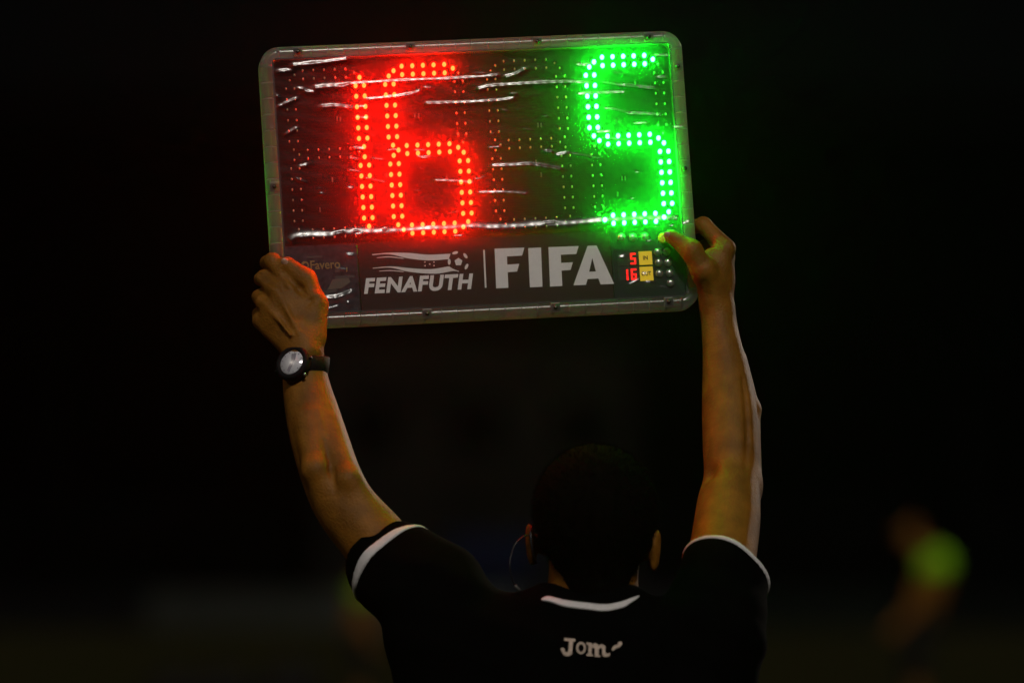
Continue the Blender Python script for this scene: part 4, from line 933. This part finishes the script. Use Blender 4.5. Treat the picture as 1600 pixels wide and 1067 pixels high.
# ------------------------------------------------------------------ people and bags far off, out of focus
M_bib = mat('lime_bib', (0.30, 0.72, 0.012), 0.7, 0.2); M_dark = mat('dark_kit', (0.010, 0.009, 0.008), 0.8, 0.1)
def far_person(name, label, base, Hh, lean, facing, bibm, grp):
    """standing figure; lean = metres the shoulders lie towards `facing` (x) over the hips"""
    k = Hh / 1.75; t = thing('person', label, 'person', tuple(base), grp)
    def W(x, y, z): return np.array([x * facing * k + lean * facing * max(0, min(1, (z - 0.92) / 0.5)), y * k, z * k])
    h_ = 0.012
    Fd = Field(grid(-0.7, 0.7, h_), grid(-0.45, 0.45, h_), grid(-0.02, Hh + 0.05, h_))
    Fd.ell(W(0.06 - 1.1 * lean, 0, 1.62), (0.08 * k, 0.07 * k, 0.11 * k), 0.02); Fd.cone(W(0.03 - 1.1 * lean, 0, 1.52), 0.055 * k, W(0, 0, 1.42), 0.06 * k, 0.03); Fd.ell(W(0.145 - 1.1 * lean, 0, 1.60), (0.02, 0.014, 0.02), 0.02)
    Fd.cone(W(0, 0, 1.32), 0.13 * k, W(0, 0, 1.0), 0.12 * k, 0.03, flat=0.9)
    for sy in (-1, 1):
        Fd.cone(W(0, sy * 0.17, 1.40), 0.055 * k, W(-0.02, sy * 0.21, 1.12), 0.042 * k, 0.02); Fd.cone(W(-0.02, sy * 0.21, 1.12), 0.042 * k, W(0.14, sy * 0.20, 0.90), 0.03 * k, 0.01)
        Fd.cone(W(0.14, sy * 0.20, 0.90), 0.03 * k, W(0.2, sy * 0.20, 0.83), 0.03 * k, 0.01)
        Fd.cone(W(0, sy * 0.09, 0.95), 0.09 * k, W(0.03, sy * 0.11, 0.50), 0.058 * k, 0.03); Fd.cone(W(0.03, sy * 0.11, 0.50), 0.058 * k, W(-0.02, sy * 0.12, 0.09), 0.04 * k, 0.02)
        Fd.cone(W(-0.03, sy * 0.12, 0.045), 0.04 * k, W(0.13, sy * 0.12, 0.035), 0.035 * k, 0.02)
    V, Q = Fd.mesh(); mk_np('body', V, Q, M_skin, t)
    Fd = Field(grid(-0.6, 0.6, h_), grid(-0.4, 0.4, h_), grid(0.8 * k, Hh, h_))
    Fd.cone(W(0, 0, 1.36), 0.130 * k, W(0.02, 0, 1.16), 0.098 * k, 0.03, flat=1.0, nz=fold)
    for sy in (-1, 1): Fd.cone(W(0, sy * 0.16, 1.41), 0.075 * k, W(0, sy * 0.17, 1.33), 0.075 * k, 0.03)
    Fd.cone(W(0.02, 0, 1.46), 0.075 * k, W(0.03, 0, 1.6), 0.075 * k, 0.02, 'sub')
    V, Q = Fd.mesh(); mk_np('bib', V, Q, bibm, t)
    Fd = Field(grid(-0.5, 0.5, h_), grid(-0.4, 0.4, h_), grid(0.4 * k, 1.0 * k, h_))
    for sy in (-1, 1): Fd.cone(W(0, sy * 0.085, 0.92), 0.115 * k, W(0.03, sy * 0.11, 0.52), 0.09 * k, 0.03)
    V, Q = Fd.mesh(); mk_np('shorts', V, Q, M_dark, t)
    Fd = Field(grid(-0.5, 0.6, h_), grid(-0.2, 0.2, h_), grid(1.4 * k, Hh + 0.05, h_))
    Fd.ell(W(0.045 - 1.1 * lean, 0, 1.65), (0.092 * k, 0.082 * k, 0.10 * k), 0.02); Fd.plane(W(0.10 - 1.1 * lean, 0, 1.60), (1, 0, -0.6), (-1, -1, 0), (1, 1, 3))
    V, Q = Fd.mesh(); mk_np('hair', V, Q, M_hair, t); return t
gp = 'people in lime bibs beside the pitch'
b1 = P(1434, 1150, 44.0); far_person('person', 'blurred person in a lime bib leaning left at the right edge', np.array([b1[0], 44.0, 0.0]), 1.76, -0.16, -1, M_bib, gp)
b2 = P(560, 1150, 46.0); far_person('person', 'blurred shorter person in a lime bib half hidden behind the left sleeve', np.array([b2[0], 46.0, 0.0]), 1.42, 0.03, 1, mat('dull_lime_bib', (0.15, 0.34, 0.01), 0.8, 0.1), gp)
bagl = ['dark rounded kit bag on the grass, leftmost of the three', 'dark rounded kit bag on the grass, middle of the three', 'dark rounded kit bag on the grass, nearest the raised arm']
for i, (px, s_) in enumerate(((272, 0.92), (350, 1.0), (455, 1.12))):
    b = P(px, 1100, 50.0); t = thing('kit_bag', bagl[i], 'bag', (b[0], 50.0, 0.0), 'kit bags on the grass')
    Fd = Field(grid(-0.4, 0.4, .014), grid(-0.35, 0.35, .014), grid(-0.02, 0.65, .014))
    Fd.cone((-0.08, 0, 0.21 * s_), 0.20 * s_, (0.08, 0, 0.23 * s_), 0.20 * s_, 0.03); Fd.plane((0, 0, 0.004), (0, 0, -1), (-1, -1, -1), (1, 1, 1), .03)
    V, Q = Fd.mesh(); mk_np('bag_body', V, Q, M_dark, t)
    V, Q = tube(spline([(-0.14, -0.12, 0.36 * s_), (-0.05, -0.14, 0.46 * s_), (0.06, -0.14, 0.46 * s_), (0.15, -0.12, 0.37 * s_)], 4), 0.012, 6); mk('handle', V, Q, M_black, t)

# ------------------------------------------------------------------ floodlight mast off to the right, behind the subject
def floodlight(label, loc, tgt, energy, spread):
    mast = thing('floodlight_mast', label, 'floodlight', (loc[0], loc[1], 0), 'floodlight masts round the ground')
    V, Q = tube([(0, 0, 0), (0, 0, loc[2] / 2), (0, 0, loc[2] - 0.8)], [0.22, 0.16, 0.11], 12); mk('pole', V, Q, M_post, mast)
    dv_ = Vector(np.array(tgt) - np.array(loc)).normalized(); rotm = dv_.to_track_quat('-Z', 'Y').to_matrix().to_4x4()
    bm = bmesh.new(); box(bm, (0, 0, 0), (2.2, 1.3, 0.12), 0.03); link_copy('lamp_housing', bm_mesh('lamp_housing', bm, M_post), mast, (0, 0, loc[2]), rotm.to_euler())
    ld = bpy.data.lights.new('floodlight_beam', 'AREA'); ld.shape = 'RECTANGLE'; ld.size = 2.0; ld.size_y = 1.2; ld.energy = energy; ld.color = (1.0, 0.88, 0.74); ld.spread = R(spread)
    lo_ = bpy.data.objects.new('floodlight_beam', ld); col.objects.link(lo_); lo_.parent = mast; lo_.location = Vector((0, 0, loc[2])) + dv_ * 0.08; lo_.rotation_euler = rotm.to_euler()
floodlight('tall floodlight mast beyond the right edge of the picture, behind the player side', (22.0, 44.0, 14.0), (0, 7.6, 1.8), 9, 10)
floodlight('tall floodlight mast beyond the left edge of the picture, near the camera side', (-33.0, -5.7, 29.6), (-0.2, 7.6, 1.9), 4, 10)

# ------------------------------------------------------------------ thin volume added to imitate lens glow round the LEDs
if GLOW_HAZE > 0:
    bm = bmesh.new(); box(bm, (0, 55, 7.2), (170, 150, 16.6)); hz = bpy.data.materials.new('glow_haze'); hz.use_nodes = True; t = hz.node_tree; t.nodes.clear()
    pv = t.nodes.new('ShaderNodeVolumePrincipled'); pv.inputs['Color'].default_value = (0.95, 0.96, 1, 1); pv.inputs['Density'].default_value = GLOW_HAZE; pv.inputs['Anisotropy'].default_value = 0.93
    o_ = t.nodes.new('ShaderNodeOutputMaterial'); t.links.new(pv.outputs[0], o_.inputs['Volume'])
    o = bpy.data.objects.new('haze', bm_mesh('haze', bm, hz)); col.objects.link(o); o['kind'] = 'stuff'
